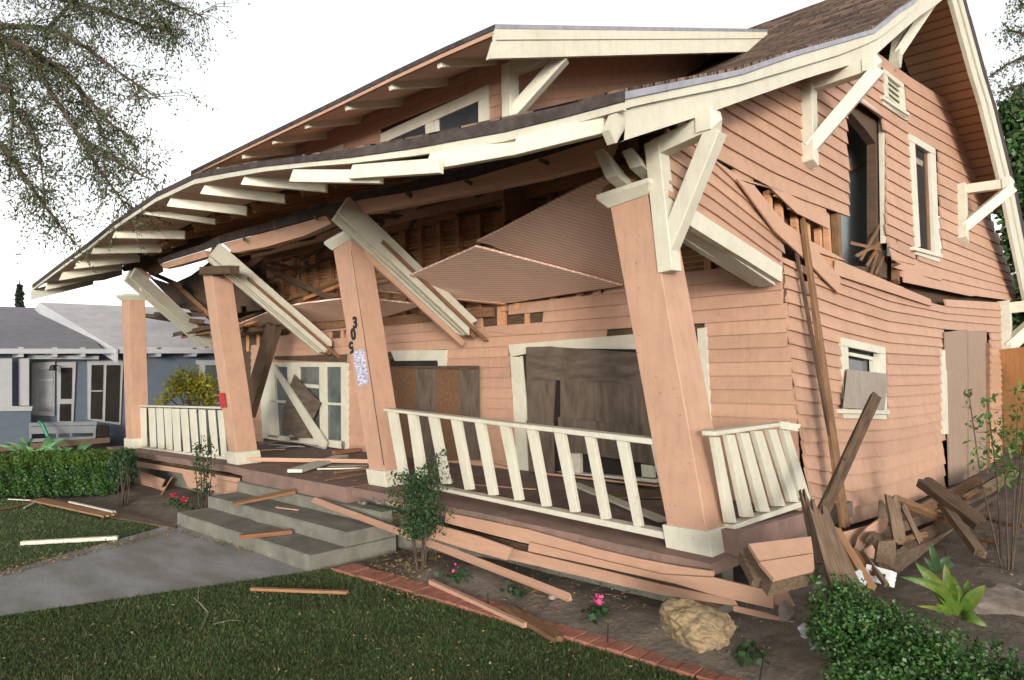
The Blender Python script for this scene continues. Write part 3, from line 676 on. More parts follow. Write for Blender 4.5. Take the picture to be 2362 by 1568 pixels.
poly_part('ceiling_panel', [pP(p, p3, n3) for p in ll], n3, .018, m_bead, H, pP((975,704), p3, n3)-pP((542,749), p3, n3))
for a, b in (((536,742),(640,708)),((540,736),(600,738)),((640,700),(780,650)),((560,752),(700,700)),((700,690),(830,640)),((590,700),(780,680)),((650,770),(600,742)),((540,756),(640,760)),((560,764),(700,752)),((790,690),(880,660))):
    plank('hanging_lath', pY(a, 1.35), pY(b, 1.5), .05, .016, random.choice([m_raw,m_dark,m_lath]), H, hint=(0,-1,.5), j0=.03, j1=.04)
# collapsed dark porch end at the left
c3p = lambda x, y: (45.8+.3126*x, 276.4+.3126*y)
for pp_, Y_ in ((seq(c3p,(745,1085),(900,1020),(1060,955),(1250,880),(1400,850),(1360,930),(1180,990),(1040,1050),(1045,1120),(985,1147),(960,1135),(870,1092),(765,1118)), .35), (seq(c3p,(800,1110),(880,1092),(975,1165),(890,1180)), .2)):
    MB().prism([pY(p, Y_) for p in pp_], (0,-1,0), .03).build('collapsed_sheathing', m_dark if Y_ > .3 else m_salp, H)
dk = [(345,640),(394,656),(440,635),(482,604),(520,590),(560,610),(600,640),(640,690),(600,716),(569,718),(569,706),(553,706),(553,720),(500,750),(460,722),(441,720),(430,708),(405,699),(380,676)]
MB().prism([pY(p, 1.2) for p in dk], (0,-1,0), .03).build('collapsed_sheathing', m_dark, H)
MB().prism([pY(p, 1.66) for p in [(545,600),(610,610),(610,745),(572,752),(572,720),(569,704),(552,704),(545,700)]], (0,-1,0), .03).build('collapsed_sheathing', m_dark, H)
for a, b, Y in (((325,726),(470,742),.9),((355,724),(480,726),1.0),((400,772),(540,742),1.0),((330,728),(560,764),1.1),((420,776),(560,750),1.1),((375,640),(480,700),1.1),((400,650),(500,740),1.),((390,700),(470,716),1.),((345,628),(420,660),.7),((500,590),(640,720),1.0),((600,610),(790,700),1.2)):
    plank('hanging_lath', pY(a, Y), pY(b, Y+.1), .07, .018, random.choice([m_dark,m_raw,m_dark]), H, hint=(0,-1,.4), j0=.04, j1=.05)
plank('fallen_post', pY((632,752), 1.1), pY((572,955), .9), .28, .10, m_dark, H, hint=(0,-1,0), j0=.03)
# ---------------------------------------------------------------- gable end wall (faces +X), leaning and torn
XW = [(.2,.17),(.6,.16),(2.3,.0),(2.8,-.08),(5.0,-.34),(7,-.5)]
def surf(p, off=0.):
    X = 0.
    for _ in range(8): X = flat(pX(p, X).z, XW)
    return pX(p, X+off)
LG = [(-3,[(1803,560),(1880,585),(1950,610),(2045,648),(2100,668),(2179,690),(2310,698)]),
      (0,[(1803,631),(1880,655),(1942,680),(2045,715),(2179,738),(2310,750)]),
      (5,[(1815,790),(1880,807),(1942,821),(2045,838),(2179,842),(2310,836)]),
      (12,[(1835,1016),(1920,1018),(2030,1016),(2100,1005),(2179,985),(2310,930)]),
      (18,[(1875,1208),(1957,1244),(2039,1216),(2183,1146),(2310,1070)])]
UG = [(-2,[(1849,-10),(1957,72),(2100,178),(2170,222),(2300,300)]),(0,[(1600,-60),(1849,52),(1957,134),(2100,235),(2170,275),(2300,350)]),
      (10,[(1550,150),(1677,256),(1849,359),(1957,421),(2100,495),(2170,527),(2300,585)]),
      (13,[(1560,315),(1641,362),(1777,434),(1958,500),(2107,570),(2175,596),(2300,637)]),
      (16,[(1560,400),(1800,490),(1958,575),(2082,640),(2147,662),(2258,683),(2310,690)])]
def gy(G, k, x):
    ks = [g[0] for g in G]; ys = [interp(x, g[1]) for g in G]
    return interp(k, list(zip(ks, ys)))
def Pl(G): return lambda k, u: surf((u, gy(G, k, u)))
hole = [(1955,214),(1975,222),(2000,236),(2025,256),(2040,300),(2042,545),(2050,575),(2058,590),(2090,605),(2062,632),(2082,652),(2120,680),(2050,660),(1950,612),(1908,600),(1902,588),(1912,500),(1957,500)]
win1 = [(2096,312),(2160,352),(2170,600),(2112,585)]
vent = [(2038,158),(2084,192),(2090,268),(2038,225)]
dark = [(1738,450),(1780,462),(1830,484),(1909,525),(1909,500),(1960,500),(1960,600),(1925,596),(1811,546),(1808,510)]
lwin = [(1944,782),(2041,804),(2043,966),(1950,966)]
uleft = [(1560,150),(1700,190),(1862,150),(2010,60),(2180,-40),(2362,-60),(2362,700),(2258,686),(2147,672),(2082,650),(2062,632),(2062,605),(2040,590),(2042,500),(1958,500),(1912,480),(1905,490),(1903,525),(1830,486),(1777,440),(1700,405),(1641,365),(1560,320)]
def umask(p, k, u):
    P = surf(p)
    if P.z > prof(P.y)-.11: return False
    if u < 1605 and k < 12: pass
    if p[0] < 1560: return False
    return inpoly(p, uleft) and not (inpoly(p, hole) or inpoly(p, win1) or inpoly(p, vent))
U1s = [1560+4*i for i in range(196)]
siding('gable_siding', range(-2, 16), U1s, Pl(UG), (1,0,0), umask, .022, .022, m_sal, H)
lowtop = [(1800,604),(1860,640),(1905,640),(1920,598),(1936,606),(2147,700),(2290,690)]
def lmask(p, k, u):
    if p[0] < flat(p[1], [(600,1801),(900,1832),(1150,1868),(1215,1880)]): return False
    if p[1] < flat(p[0], lowtop): return False
    if p[0] > 2310 or (p[0] > 2176 and p[0] < 2280 and p[1] > 762): return False
    if p[1] > flat(p[0], [(1860,1190),(1957,1216),(2039,1192),(2183,1126),(2310,1060)]): return False
    return not inpoly(p, lwin)
siding('side_siding', range(-3, 18), [1796+4*i for i in range(131)], Pl(LG), (1,0,0), lmask, .026, .024, m_sal, H)
# sagging boards of the porch gable
TG = [(0,[(1545,300),(1641,366),(1738,450),(1812,515),(1905,610)]),(5,[(1535,450),(1591,489),(1660,533),(1797,627),(1850,670)])]
def tmask(p, k, u):
    if u > [1935,1812,1808,1803,1799][k] : return False
    if p[0] > 1812 and k > 0: return False
    return p[0] > 1535
def Pt(k, u): return surf((u, gy(TG, k, u)), .004)
siding('sagging_siding', range(0, 5), [1530+4*i for i in range(110)], Pt, (1,0,0), tmask, .02, .02, m_sal, H)
# long torn planks on the wall
for pts, m_, off in (([(1700,412),(1740,428),(1810,513),(1860,548),(1939,640),(1937,678),(1860,600),(1790,535)], m_salp, .06), ([(1929,598),(2147,690),(2150,706),(1925,632)], m_salp, .05),
     ([(1641,364),(1700,402),(1738,450),(1735,453)], m_salp, .03), (seq(cF,(700,165),(700,110),(1095,330),(1060,325),(830,250)), m_salp, .035),
     (seq(cC,(395,1150),(440,1145),(620,1215),(780,1370),(985,1470),(980,1395),(720,1240)), m_salp, .04), (seq(cF,(1405,375),(1470,345),(1720,430),(1710,460),(1480,400)), m_salp, .03),
     (seq(cF,(1460,395),(1560,420),(1950,555),(1900,560),(1470,470)), m_salp, .03), (seq(cF,(1380,250),(1530,345),(1540,358),(1400,325)), m_salp, .03),
     (seq(cF,(690,310),(830,365),(870,400),(860,430),(690,340)), m_salp, .03), (seq(cF,(870,400),(1160,490),(1100,490),(880,430)), m_salp, .02)):
    MB().prism([surf(p, off) for p in pts], (1,0,0), .015).build('torn_board', m_, H)
# dark wall cavity, studs and lath behind the tears
XC = -.16
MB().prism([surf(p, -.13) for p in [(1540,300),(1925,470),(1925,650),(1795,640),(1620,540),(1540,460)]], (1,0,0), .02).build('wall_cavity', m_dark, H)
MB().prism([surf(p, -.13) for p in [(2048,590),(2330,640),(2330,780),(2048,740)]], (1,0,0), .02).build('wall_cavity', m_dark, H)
for x, a, b in ((1857,486,560),(1884,500,572),(1905,505,585),(1770,452,510),(1795,470,520),(1830,488,540)):
    plank('wall_stud', surf((x,a-10), -.06), surf((x+5,b+10), -.06), .06, .05, m_stud, H, hint=(1,0,0))
plank('wall_stud', surf((1928,488), -.03), surf((1932,606), -.03), .10, .06, m_raw, H, hint=(1,0,0))
plank('wall_stud', surf((2064,540), -.03), surf((2066,650), -.03), .10, .06, m_raw, H, hint=(1,0,0), j0=.05)
plank('wall_plate', surf((1860,572), -.02), surf((1940,618), -.02), .09, .05, m_stud, H, hint=(1,0,0))
# corner seam of the house
plank('corner_post', pX((1801,600), .0)+Vector((-.03,.02,0)), pX((1876,1190), .14)+Vector((-.03,.02,0)), .05, .06, m_dark, H, hint=(1,-1,0))
# torn doorway opening: blue-grey room behind
dw = MB().prism([surf(p, -.10) for p in [(2005,236),(2040,262),(2046,640),(2030,640),(2022,560),(2020,330),(1998,300),(1962,258),(1960,215)]], (1,0,0), .10).build('torn_doorway', m_dark, H)
MB().prism([surf(p, -.55) for p in [(1850,90),(2120,200),(2160,760),(1850,700)]], (1,0,0), .05).build('room_wall', m_plaster, dw)
MB().prism([surf(p, -.02) for p in [(2036,255),(2042,262),(2048,560),(2042,560)]], (1,0,0), .05).build('jamb', m_cream, dw)
MB().prism([surf(p, .02) for p in seq(cC,(1150,590),(1340,740),(1345,760),(1150,605))], (1,0,0), .04).build('head_trim', m_cream, dw)
MB().prism([surf(p, -.48) for p in [(1958,385),(2000,372),(2000,380),(1958,396)]], (1,0,0), .02).build('picture_rail', m_raw, dw)
for a, b in (((1985,600),(2040,500)),((2000,612),(2042,540)),((2020,630),(2044,580)),((1960,560),(2030,575)),((2030,560),(2010,630)),((1975,590),(2030,560))):
    plank('splintered_lath', surf(a, -.12), surf(b, -.08), .035, .015, m_raw, dw, hint=(1,0,0), j0=.03, j1=.03)
# upper sash window, vent, small lower window
def quad(f, pts, off, th, mat, name, par): return MB().prism([f(p, off) for p in pts], (1,0,0), th).build(name, mat, par, bevel=.002)
def sash(TL, TR, BR, BL, t, name, sill=True, glass=m_glass, sillw=8):
    f = surf; L = lambda a, b, k: (a[0]+(b[0]-a[0])*k, a[1]+(b[1]-a[1])*k)
    w = TR[0]-TL[0]; h = BL[1]-TL[1]; kx = t/w; ky = t*1.35/h
    iTL = L(L(TL,TR,kx), L(BL,BR,kx), ky); iTR = L(L(TR,TL,kx), L(BR,BL,kx), ky); iBL = L(L(BL,BR,kx), L(TL,TR,kx), ky*.3); iBR = L(L(BR,BL,kx), L(TR,TL,kx), ky*.3)
    r = quad(f, [TL,TR,L(TR,BR,ky),L(TL,BL,ky)], .035, .06, m_cream, name, H)
    quad(f, [L(TL,BL,ky),iTL,iBL,BL], .028, .06, m_cream, 'frame', r); quad(f, [iTR,L(TR,BR,ky),BR,iBR], .028, .06, m_cream, 'frame', r)
    if sill:
        quad(f, [(BL[0]-4,BL[1]-sillw*.3),(BR[0]+7,BR[1]-sillw*.3),(BR[0]+7,BR[1]+sillw*.8),(BL[0]-4,BL[1]+sillw*.8)], .06, .08, m_cream, 'sill', r)
        quad(f, [(BL[0],BL[1]+sillw*.8),(BR[0],BR[1]+sillw*.8),(BR[0],BR[1]+sillw*2.1),(BL[0],BL[1]+sillw*2.1)], .03, .05, m_cream, 'apron', r)
    return r, (iTL,iTR,iBR,iBL)
r, (a,b,c_,d_) = sash((2098,307),(2158,343),(2168,588),(2113,570), 12, 'upper_window')
MB().prism([surf(p, -.04) for p in (a,b,c_,d_)], (1,0,0), .01).build('glass', m_black, r)
quad(surf, [(b[0]-12,b[1]-4),(b[0]-7,b[1]),(c_[0]-4,c_[1]),(c_[0]-14,c_[1]-4)], -.02, .03, m_raw, 'inner_stop', r)
quad(surf, [(2113,362),(2130,372),(2128,384),(2113,376)], -.02, .01, m_plyg, 'torn_blind', r)
r, (a,b,c_,d_) = sash((2040,158),(2085,193),(2091,262),(2042,222), 8, 'gable_vent', sillw=7)
MB().prism([surf(p, -.06) for p in (a,b,c_,d_)], (1,0,0), .01).build('void', m_black, r)
for i in range(4):
    k = (i+.35)/4; k2 = k+.16; L = lambda p, q, t: (p[0]+(q[0]-p[0])*t, p[1]+(q[1]-p[1])*t)
    m_ = MB(); P0, P1 = surf(L(a,d_,k), -.04), surf(L(b,c_,k), -.04); P2, P3 = surf(L(b,c_,k2), .015), surf(L(a,d_,k2), .015)
    m_.prism([P0,P1,P2,P3], (1,0,.5), .012).build('louvre', m_cream, r)
quad(surf, [(2037,232),(2095,272),(2095,278),(2037,240)], .03, .04, m_cream, 'ledge', r)
r, (a,b,c_,d_) = sash((1942,778),(2043,801),(2046,948),(1948,946), 14, 'side_window', sillw=9)
MB().prism([surf(p, -.05) for p in (a,b,c_,d_)], (1,0,0), .01).build('glass', m_glass, r)
quad(surf, [(1960,812),(2030,826),(2030,834),(1960,820)], .0, .04, m_cream, 'sash_rail', r)
quad(surf, [(2014,824),(2030,828),(2030,870),(2016,866)], .0, .04, m_cream, 'sash_stile', r)
quad(surf, [(1957,851),(2050,862),(2040,946),(1947,941)], .07, .012, m_plyg, 'plywood_patch', r)
# boarded doorway at the back of the wall
bd = quad(surf, seq(cF,(1720,905),(1742,905),(1755,1445),(1728,1450)), .04, .05, m_cream, 'boarded_doorway', H)
quad(surf, [(2176,762),(2280,762),(2280,1100),(2190,1126)], -.05, .02, m_black, 'void', bd)
for a in ([(2180,766),(2231,759),(2232,1108),(2191,1120)],[(2233,763),(2276,762),(2278,1080),(2236,1104)]):
    poly_part('plywood_sheet', [surf(p, .05) for p in a], (1,0,0), .015, mk('pale_plywood', (.27,.19,.14), .15, 4, (1,12,1), .8, .2, 30, (.25,.16,.1), .6, 3), bd, (0,0,1))
quad(surf, [(2276,790),(2282,792),(2284,1080),(2278,1080)], .06, .03, m_raw, 'batten', bd)
# ---------------------------------------------------------------- rake boards and flashing on the gable
def rake(name, top, bot, mat, off, th):
    mb = MB(); n = (1,0,0); N = 24
    x0, x1 = max(top[0][0], bot[0][0]), min(top[-1][0], bot[-1][0])
    T = [(top[0])]+[(lerp(top[0][0],top[-1][0],i/N), interp(lerp(top[0][0],top[-1][0],i/N), top)) for i in range(1,N)]+[top[-1]]
    B = [(bot[0])]+[(lerp(bot[0][0],bot[-1][0],i/N), interp(lerp(bot[0][0],bot[-1][0],i/N), bot)) for i in range(1,N)]+[bot[-1]]
    for i in range(N):
        mb.prism([pX(T[i], .2+off), pX(T[i+1], .2+off), pX(B[i+1], .2+off), pX(B[i], .2+off)], n, th)
    return mb.build(name, mat, H)
tp = [(1436.6,212),(1705.6,160.7),(1824,120),(1939,88),(2021,64.5),(2082,14),(2111,-2),(2170,-66)]
f1 = [(x+1, y+flat(x, [(1436,17),(1700,12),(2111,9)])) for x, y in tp]
md = [(1436.6,252),(1480,240),(1705,195),(1824,160),(1939,125),(2021,92),(2082,46),(2130,2),(2185,-60)]
mt = [(1436.6,230),(1705,175),(1824,135),(1939,100),(2021,74),(2082,26),(2115,-2),(2172,-60)]
bt_ = [(1418,329),(1631,262),(1670,247),(1863,179),(2014,133),(2028,118),(2118,39),(2179,-2),(2222,-50)]
rake('rake_flashing', tp, f1, m_metal, .03, .04)
rake('rake_moulding', f1, md, m_cream, .015, .04)
rake('rake_board', [(1440,254)]+md[1:], [(1423,329)]+bt_[1:], m_cream, -.01, .05)
# left end of rake board: angled nose
MB().prism([pX(p, .19) for p in (cK(620,380),cK(600,640),cK(520,660),cK(470,540),cK(530,390))], (1,0,0), .05).build('rake_board_nose', m_cream, H)
tpr = [(2185,-130),(2229,0),(2276,172),(2297,240),(2348,448),(2362,520),(2400,700)]
def rk(name, d0, d1, mat, off, th):
    mb = MB()
    T = [(x+d0, y) for x, y in tpr]; B = [(x+d1, y) for x, y in tpr]
    for i in range(len(T)-1): mb.prism([pX(T[i], .2+off), pX(T[i+1], .2+off), pX(B[i+1], .2+off), pX(B[i], .2+off)], (1,0,0), th)
    return mb.build(name, mat, H)
rk('shingle_edge', 0, -7, m_paper, .02, .05); rk('rake_moulding', -7, -17, m_cream, .015, .05); rk('rake_board', -17, -33, m_cream, -.01, .05)
# ---------------------------------------------------------------- knee brackets
def bracket(leg0, leg1, tip, b0, w=.085, Y=None, X=None, cap=True, mat=m_cream, mode='surf'):
    A = surf(leg0, .05) if mode == 'surf' else pY(leg0, Y); 
    B = surf(leg1, .05) if mode == 'surf' else pY(leg1, Y)
    if mode == 'surf' and Y is not None: A = pY(leg0, Y); B = pY(leg1, Y)
    T = pX(tip, X) if mode == 'plane' else pY(tip, A.y)
    C = A+(B-A)*b0
    ydir = Vector((0,1,0))
    o = MB().bar(A, B, w*1.1, w, hint=(1,0,0)).build('knee_bracket', mat, H, bevel=.004)
    MB().bar(A+Vector((0,0,-w*.4)), T+Vector((0,0,-w*.4)), w, w, hint=(0,0,1)).build('arm', mat, o, bevel=.004)
    MB().bar(C, T+Vector((0,0,-w*.9)), w*.95, w, hint=(0,0,1)).build('diagonal_strut', mat, o, bevel=.004)
    if cap:
        d = (T-A); d.z = 0; d.normalize(); s = ydir*w*.62; u = Vector((0,0,w*.62)); c = T+Vector((0,0,-w*.3))
        q = [c+s+u, c-s+u, c-s-u, c+s-u]; m_ = MB(); m_.add(q+[p-d*.10 for p in q]+[c+d*.045], [(0,4,5,1),(1,5,6,2),(2,6,7,3),(3,7,4,0),(7,6,5,4),(0,1,8),(1,2,8),(2,3,8),(3,0,8)])
        m_.build('arm_end', mat, o)
    return o
bracket((1513,330),(1545,628),(1650,265), .83, w=.108, Y=.14, mode='surf')
bracket((1863,188),(1867,380),(2022,134), .82, w=.12)
bracket((2076,60),(2064,150),(2165,-40), .75, w=.12)
bracket((2217,430),(2220,555),(2332,414), .78, w=.14)
bracket((2316,702),(2320,830),(2420,690), .8, w=.18)
# ---------------------------------------------------------------- dormer
YD, XD, XE, YE = 1.28, -2.64, -1.97, .45
dc = [(440,397),(600,318),(760,240),(900,170),(1020,113),(1138,60)]
dt = [pY(p, YE) for p in dc]
def seg(name, top, bot, Y, mat, th=.03): 
    mb = MB()
    for i in range(len(top)-1): mb.prism([pY(top[i],Y),pY(top[i+1],Y),pY(bot[i+1],Y),pY(bot[i],Y)], (0,-1,0), th)
    return mb.build(name, mat, H)
seg('dormer_shingle_edge', [(x,y-3) for x,y in dc], [(x,y+5+(x-440)*.006) for x,y in dc], YE-.01, m_paper, .02)
seg('dormer_fascia', [(x,y+5+(x-440)*.006) for x,y in dc], [(x,y+10+(x-440)*.016) for x,y in dc], YE, m_salp)
rz = lambda x, y: lerp(dt[0].z, dt[-1].z, (x-dt[0].x)/(dt[-1].x-dt[0].x))+(y-YE)*.324
xl, xr = dt[0].x, dt[-1].x+.02; print('dormer', xl, xr, dt[0].z, dt[-1].z)
def dsheet(name, mat, y0, y1, off, th, xr_=None):
    xr_ = xr_ or xr
    t = [Vector((xl,y0,rz(xl,y0)+off)),Vector((xr_,y0,rz(xr_,y0)+off)),Vector((xr_,y1,rz(xr_,y1)+off)),Vector((xl,y1,rz(xl,y1)+off))]
    MB().hexa([p-Vector((0,0,th)) for p in t], t).build(name, mat, H)
dsheet('dormer_roof', m_shing, YE, 5.9, .01, .03); dsheet('dormer_soffit', m_soff, YE+.02, 5.9, -.02, .03, xr-.03)
# dormer rake (faces +X)
for nm, o0, o1, mat, dx in (('dormer_flashing', .0, .035, m_metal, .02), ('dormer_rake_moulding', .035, .13, m_cream, .015), ('dormer_rake_board', .13, .31, m_cream, .0)):
    a = YE if o1 < .2 else YE-.02
    p = [Vector((xr+dx, YE, rz(xr,YE)-o0)), Vector((xr+dx, 5.9, rz(xr,5.9)-o0)), Vector((xr+dx, 5.9, rz(xr,5.9)-o1)), Vector((xr+dx, YE+(.0 if o1 < .2 else -.07), rz(xr,YE)-o1))]
    MB().prism(p, (1,0,0), .05).build(nm, mat, H)
# dormer tails
for (x0,y0),(x1,y1),h in (((1015,153),(1152,147),24),((902,205),(1042,196),22),((800,252),(935,243),21),((706,294),(842,283),20),((630,330),(760,318),18),((560,364),(688,352),17),((500,388),(625,372),14)):
    A = pY((x0,y0), YE+.05); B = pX((x1,y1), A.x); 
    if B.y > YD+.1: B = A.lerp(B, (YD+.02-A.y)/(B.y-A.y))
    A2 = pY((x0,y0-h), YE+.05); up = Vector((0,0,(A2-A).length))
    MB().prism([A+Vector((0,.02,0)), A+up*1.05, B+up*1.05, B], (1,0,0), .06).build('dormer_rafter_tail', m_tail, H, bevel=.003)
# dormer walls
dwin = [(880,306),(1125,196),(1125,330),(880,330)]
def dm(p, k, u):
    return not inpoly(p, [(878,308),(1126,196),(1128,340),(878,340)])
siding('dormer_front_siding', range(0, 12), [lerp(-8.1, XD, i/220) for i in range(221)], lambda k, u: Vector((u, YD, rz(u,YD)-.06-k*.12)), (0,-1,0), dm, .012, .02, m_sal, H)
siding('dormer_side_siding', range(0, 14), [lerp(YD, 5.6, i/30) for i in range(31)], lambda k, u: Vector((XD, u, rz(XD,u)-.06-k*.12)), (1,0,0), lambda p,k,u: True, .012, .02, m_sal, H)
wf = MB().prism([pY(p, YD-.03) for p in [(877,308),(1127,194),(1127,222),(877,332)]], (0,-1,0), .05).build('dormer_window', m_cream, H)
for a in ([(877,320),(894,312),(896,345),(879,345)],[(980,282),(1000,273),(1003,330),(983,330)],[(1103,225),(1127,214),(1128,340),(1104,340)]):
    MB().prism([pY(p, YD-.025) for p in a], (0,-1,0), .05).build('frame', m_cream, wf)
MB().prism([pY(p, YD+.0) for p in [(885,325),(1115,222),(1115,345),(885,345)]], (0,-1,0), .01).build('glass', m_glass, wf)
MB().prism([pY(p, YD-.02) for p in [(1003,278),(1010,275),(1012,330),(1004,330)]], (0,-1,0), .03).build('sash_stile', m_creamg, wf)
MB().prism([pY(p, YD-.02) for p in [(740,350),(790,332),(792,360),(742,360)]], (0,-1,0), .04).build('trim_board', m_cream, H)
bracket((1176,150),(1178,275),(1300,106), .95, w=.12, Y=YD-.05, X=XE, mode='plane')
# ---------------------------------------------------------------- sprung skirt boards under the porch slab
YS = -.10
skirt = [([(1030,1182),(1218,1221),(1369,1264),(1476,1289),(1560,1305),(1645,1318),(1644,1350),(1526,1327),(1380,1290),(1200,1250),(1025,1205)], .0),
 ([(1220,1250),(1380,1290),(1526,1325),(1645,1332),(1784,1366),(1784,1404),(1645,1372),(1558,1346),(1218,1271)], -.03),
 ([(1175,1264),(1380,1312),(1526,1348),(1690,1382),(1700,1398),(1526,1372),(1168,1289)], .02),
 (seq(cI,(630,975),(705,985),(760,1095),(630,1080)), -.02), (seq(cI,(370,1090),(560,1135),(760,1200),(560,1170),(370,1125)), .0),
 ([(953,1196),(1100,1236),(1180,1264),(1168,1292),(1080,1268),(990,1240),(956,1215)], -.09),
 (seq(cN,(1215,1015),(1560,1070),(2150,1170),(2150,1208),(1560,1112),(1215,1062)), .0), (seq(cN,(1635,1115),(1880,1160),(2140,1213),(2120,1330),(1690,1250)), .02),
 (seq(cN,(1140,1070),(1480,1180),(1445,1255),(1125,1150)), -.06), (seq(cN,(1125,1150),(1450,1250),(1490,1245),(1468,1330),(1120,1215)), -.04), (seq(cO,(1880,750),(2140,800),(2110,830),(1960,800)), .02)]
for pts, dy in skirt:
    MB().prism([pY(p, YS+dy) for p in pts], (0,-1,0), .016).build('skirt_board', m_salp, H)
plank('sill_timber', (-3.2,.02,.30), (.3,.0,.24), .10, .09, m_dark, H, hint=(0,-1,0)); plank('sill_timber', (-9.6,.02,.33), (-5.6,.02,.33), .10, .08, m_dark, H, hint=(0,-1,0))
# house volume behind everything, so no sky shows through
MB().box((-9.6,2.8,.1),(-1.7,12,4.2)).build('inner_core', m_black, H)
MB().prism([surf(p, -.14) for p in [(1815,600),(2300,640),(2300,1100),(1957,1230),(1885,1190)]], (1,0,0), .02).build('wall_sheathing', m_dark, H)
# ---------------------------------------------------------------- ground, lawn, path, steps, edging
def sstep(a, b, x): t = min(1, max(0, (x-a)/(b-a))); return t*t*(3-2*t)
def gz(x, y):
    h = .10*sstep(-.62, -.15, y)*sstep(-2.9, -1.6, x)
    h += .03*sstep(-.9, -.3, y)*(1-sstep(-6, -5.5, x))
    h += .05*sstep(.2, 1.4, x)*sstep(-.9, .2, y)
    return h
def pG(p, off=0.):
    z = .05
    for _ in range(12): q = pZ(p, z); z = gz(q.x, q.y)+off
    return pZ(p, z)
def nz(x, y): return (math.sin(x*7.3+1.3*math.sin(y*5.1))+math.sin(y*8.7+x*3.1)+.6*math.sin(x*19+y*13))*.25
gx = [-250,-120,-60,-30,-20]+[-16+.16*i for i in range(150)]+[9,11,14,20,40,100,250]
gyy = [-60,-20,-10]+[-7+.14*i for i in range(70)]+[3+.3*i for i in range(30)]+[13,16,20,30,60,120,300]
V = []; nx = len(gx)
for y in gyy:
    for x in gx: 
        a = 1 if (-14 < x < 8 and -7 < y < 12) else 0
        lawnish = 1 if y < -.75 and x < 3 else 0
        V.append((x, y, gz(x,y)-.004+(0 if lawnish else .012*nz(x,y))*a-(.02 if lawnish else 0)))
Fc = [(i*nx+j, i*nx+j+1, (i+1)*nx+j+1, (i+1)*nx+j) for i in range(len(gyy)-1) for j in range(nx-1)]
mb = MB(); mb.v = V; mb.f = Fc; g = mb.build('ground', m_soil, None, smooth=True); tag(g, kind='structure')
def ground_poly(name, pts, z, mat):
    mb = MB(); pts = [Vector((p[0], p[1], z)) for p in pts]; tri = tessellate_polygon([pts]); mb.add(pts, [tuple(t) if (pts[t[1]]-pts[t[0]]).cross(pts[t[2]]-pts[t[0]]).z > 0 else tuple(t)[::-1] for t in tri])
    o = mb.build(name, mat); 
    tag(o, kind='structure'); return o
def ext2(a, b, y): t = (y-a.y)/(b.y-a.y); return a.lerp(b, t)
PR0, PR1 = pZ((735,1313),0), pZ((3,1423),0); PL0, PL1 = pZ((398,1226),0), pZ((3,1321),0)
PRe, PLe = Vector((-3.35,-9,0)), Vector((-4.65,-9,0)); PL0 = Vector((-5.6, -.8, 0)); PR0 = Vector((-2.8,-.8,0))
m_path = bpy.data.materials.new('damp_concrete_path'); m_path.use_nodes = True
_n = m_path.node_tree.nodes; _l = m_path.node_tree.links; _b = _n['Principled BSDF']; _b.inputs['Roughness'].default_value = .85
_tc = _n.new('ShaderNodeTexCoord'); _no = _n.new('ShaderNodeTexNoise'); _no.inputs['Scale'].default_value = 1.3; _no.inputs['Detail'].default_value = 9; _no.inputs['Roughness'].default_value = .62
_mp = _n.new('ShaderNodeMapping'); _mp.inputs['Rotation'].default_value = (0,0,.8); _mp.inputs['Scale'].default_value = (1,2.4,1)
_cr = _n.new('ShaderNodeValToRGB'); _cr.color_ramp.elements[0].position = .42; _cr.color_ramp.elements[0].color = (.26,.25,.22,1); _cr.color_ramp.elements[1].position = .62; _cr.color_ramp.elements[1].color = (.38,.37,.365,1)
_n2 = _n.new('ShaderNodeTexNoise'); _n2.inputs['Scale'].default_value = 90; _mx = _n.new('ShaderNodeMix'); _mx.data_type = 'RGBA'; _mx.blend_type = 'MULTIPLY'; _mx.inputs['Factor'].default_value = .5
_l.new(_tc.outputs['Object'], _mp.inputs[0]); _l.new(_mp.outputs[0], _no.inputs['Vector']); _l.new(_no.outputs['Fac'], _cr.inputs[0]); _l.new(_tc.outputs['Object'], _n2.inputs['Vector'])
_l.new(_cr.outputs[0], _mx.inputs['A']); _l.new(_n2.outputs['Color'], _mx.inputs['B']); _l.new(_mx.outputs['Result'], _b.inputs['Base Color'])
_bp = _n.new('ShaderNodeBump'); _bp.inputs['Strength'].default_value = .3; _bp.inputs['Distance'].default_value = .01; _l.new(_n2.outputs['Fac'], _bp.inputs['Height']); _l.new(_bp.outputs[0], _b.inputs['Normal'])
ground_poly('path', [PL0, PL1, PLe, PRe, PR1, PR0], .008, m_path)
E0, E1 = pZ((780,1315),0), pZ((1640,1568),0); E2 = ext2(E0, E1, E1.y) if False else E1+(E1-E0).normalized()*3
print('edge', E0, E1, 'path', PR0, PRe)
lawnA = [PR0+Vector((.0,.03,0)), E0, E2, E2+Vector((0,-8,0)), PRe, PR1]
lb = [pZ((398,1220),0), pZ((330,1200),0), pZ((262,1190),0), pZ((140,1160),0), pZ((0,1148),0)]
lawnB = [Vector((-5.62,-.9,0))]+lb[1:]+[Vector((-14,-3.2,0)), Vector((-14,-9,0)), PLe, PL1]
ground_poly('lawn', lawnA, .003, m_lawn); ground_poly('lawn', lawnB, .003, m_lawn)
def np_mesh(name, V, Fq, mat, parent=None):
    """V (n,3), Fq (m,k) uniform polygon size"""
    me = bpy.data.meshes.new(name); k = Fq.shape[1]
    me.vertices.add(len(V)); me.vertices.foreach_set('co', np.asarray(V, dtype=np.float32).ravel())
    me.loops.add(Fq.size); me.loops.foreach_set('vertex_index', Fq.astype(np.int32).ravel())
    me.polygons.add(len(Fq)); me.polygons.foreach_set('loop_start', np.arange(0, Fq.size, k, dtype=np.int32)); me.polygons.foreach_set('loop_total', np.full(len(Fq), k, dtype=np.int32))
    me.update(calc_edges=True); me.validate(); me.materials.append(mat)
    o = bpy.data.objects.new(name, me); place(o, parent); return o
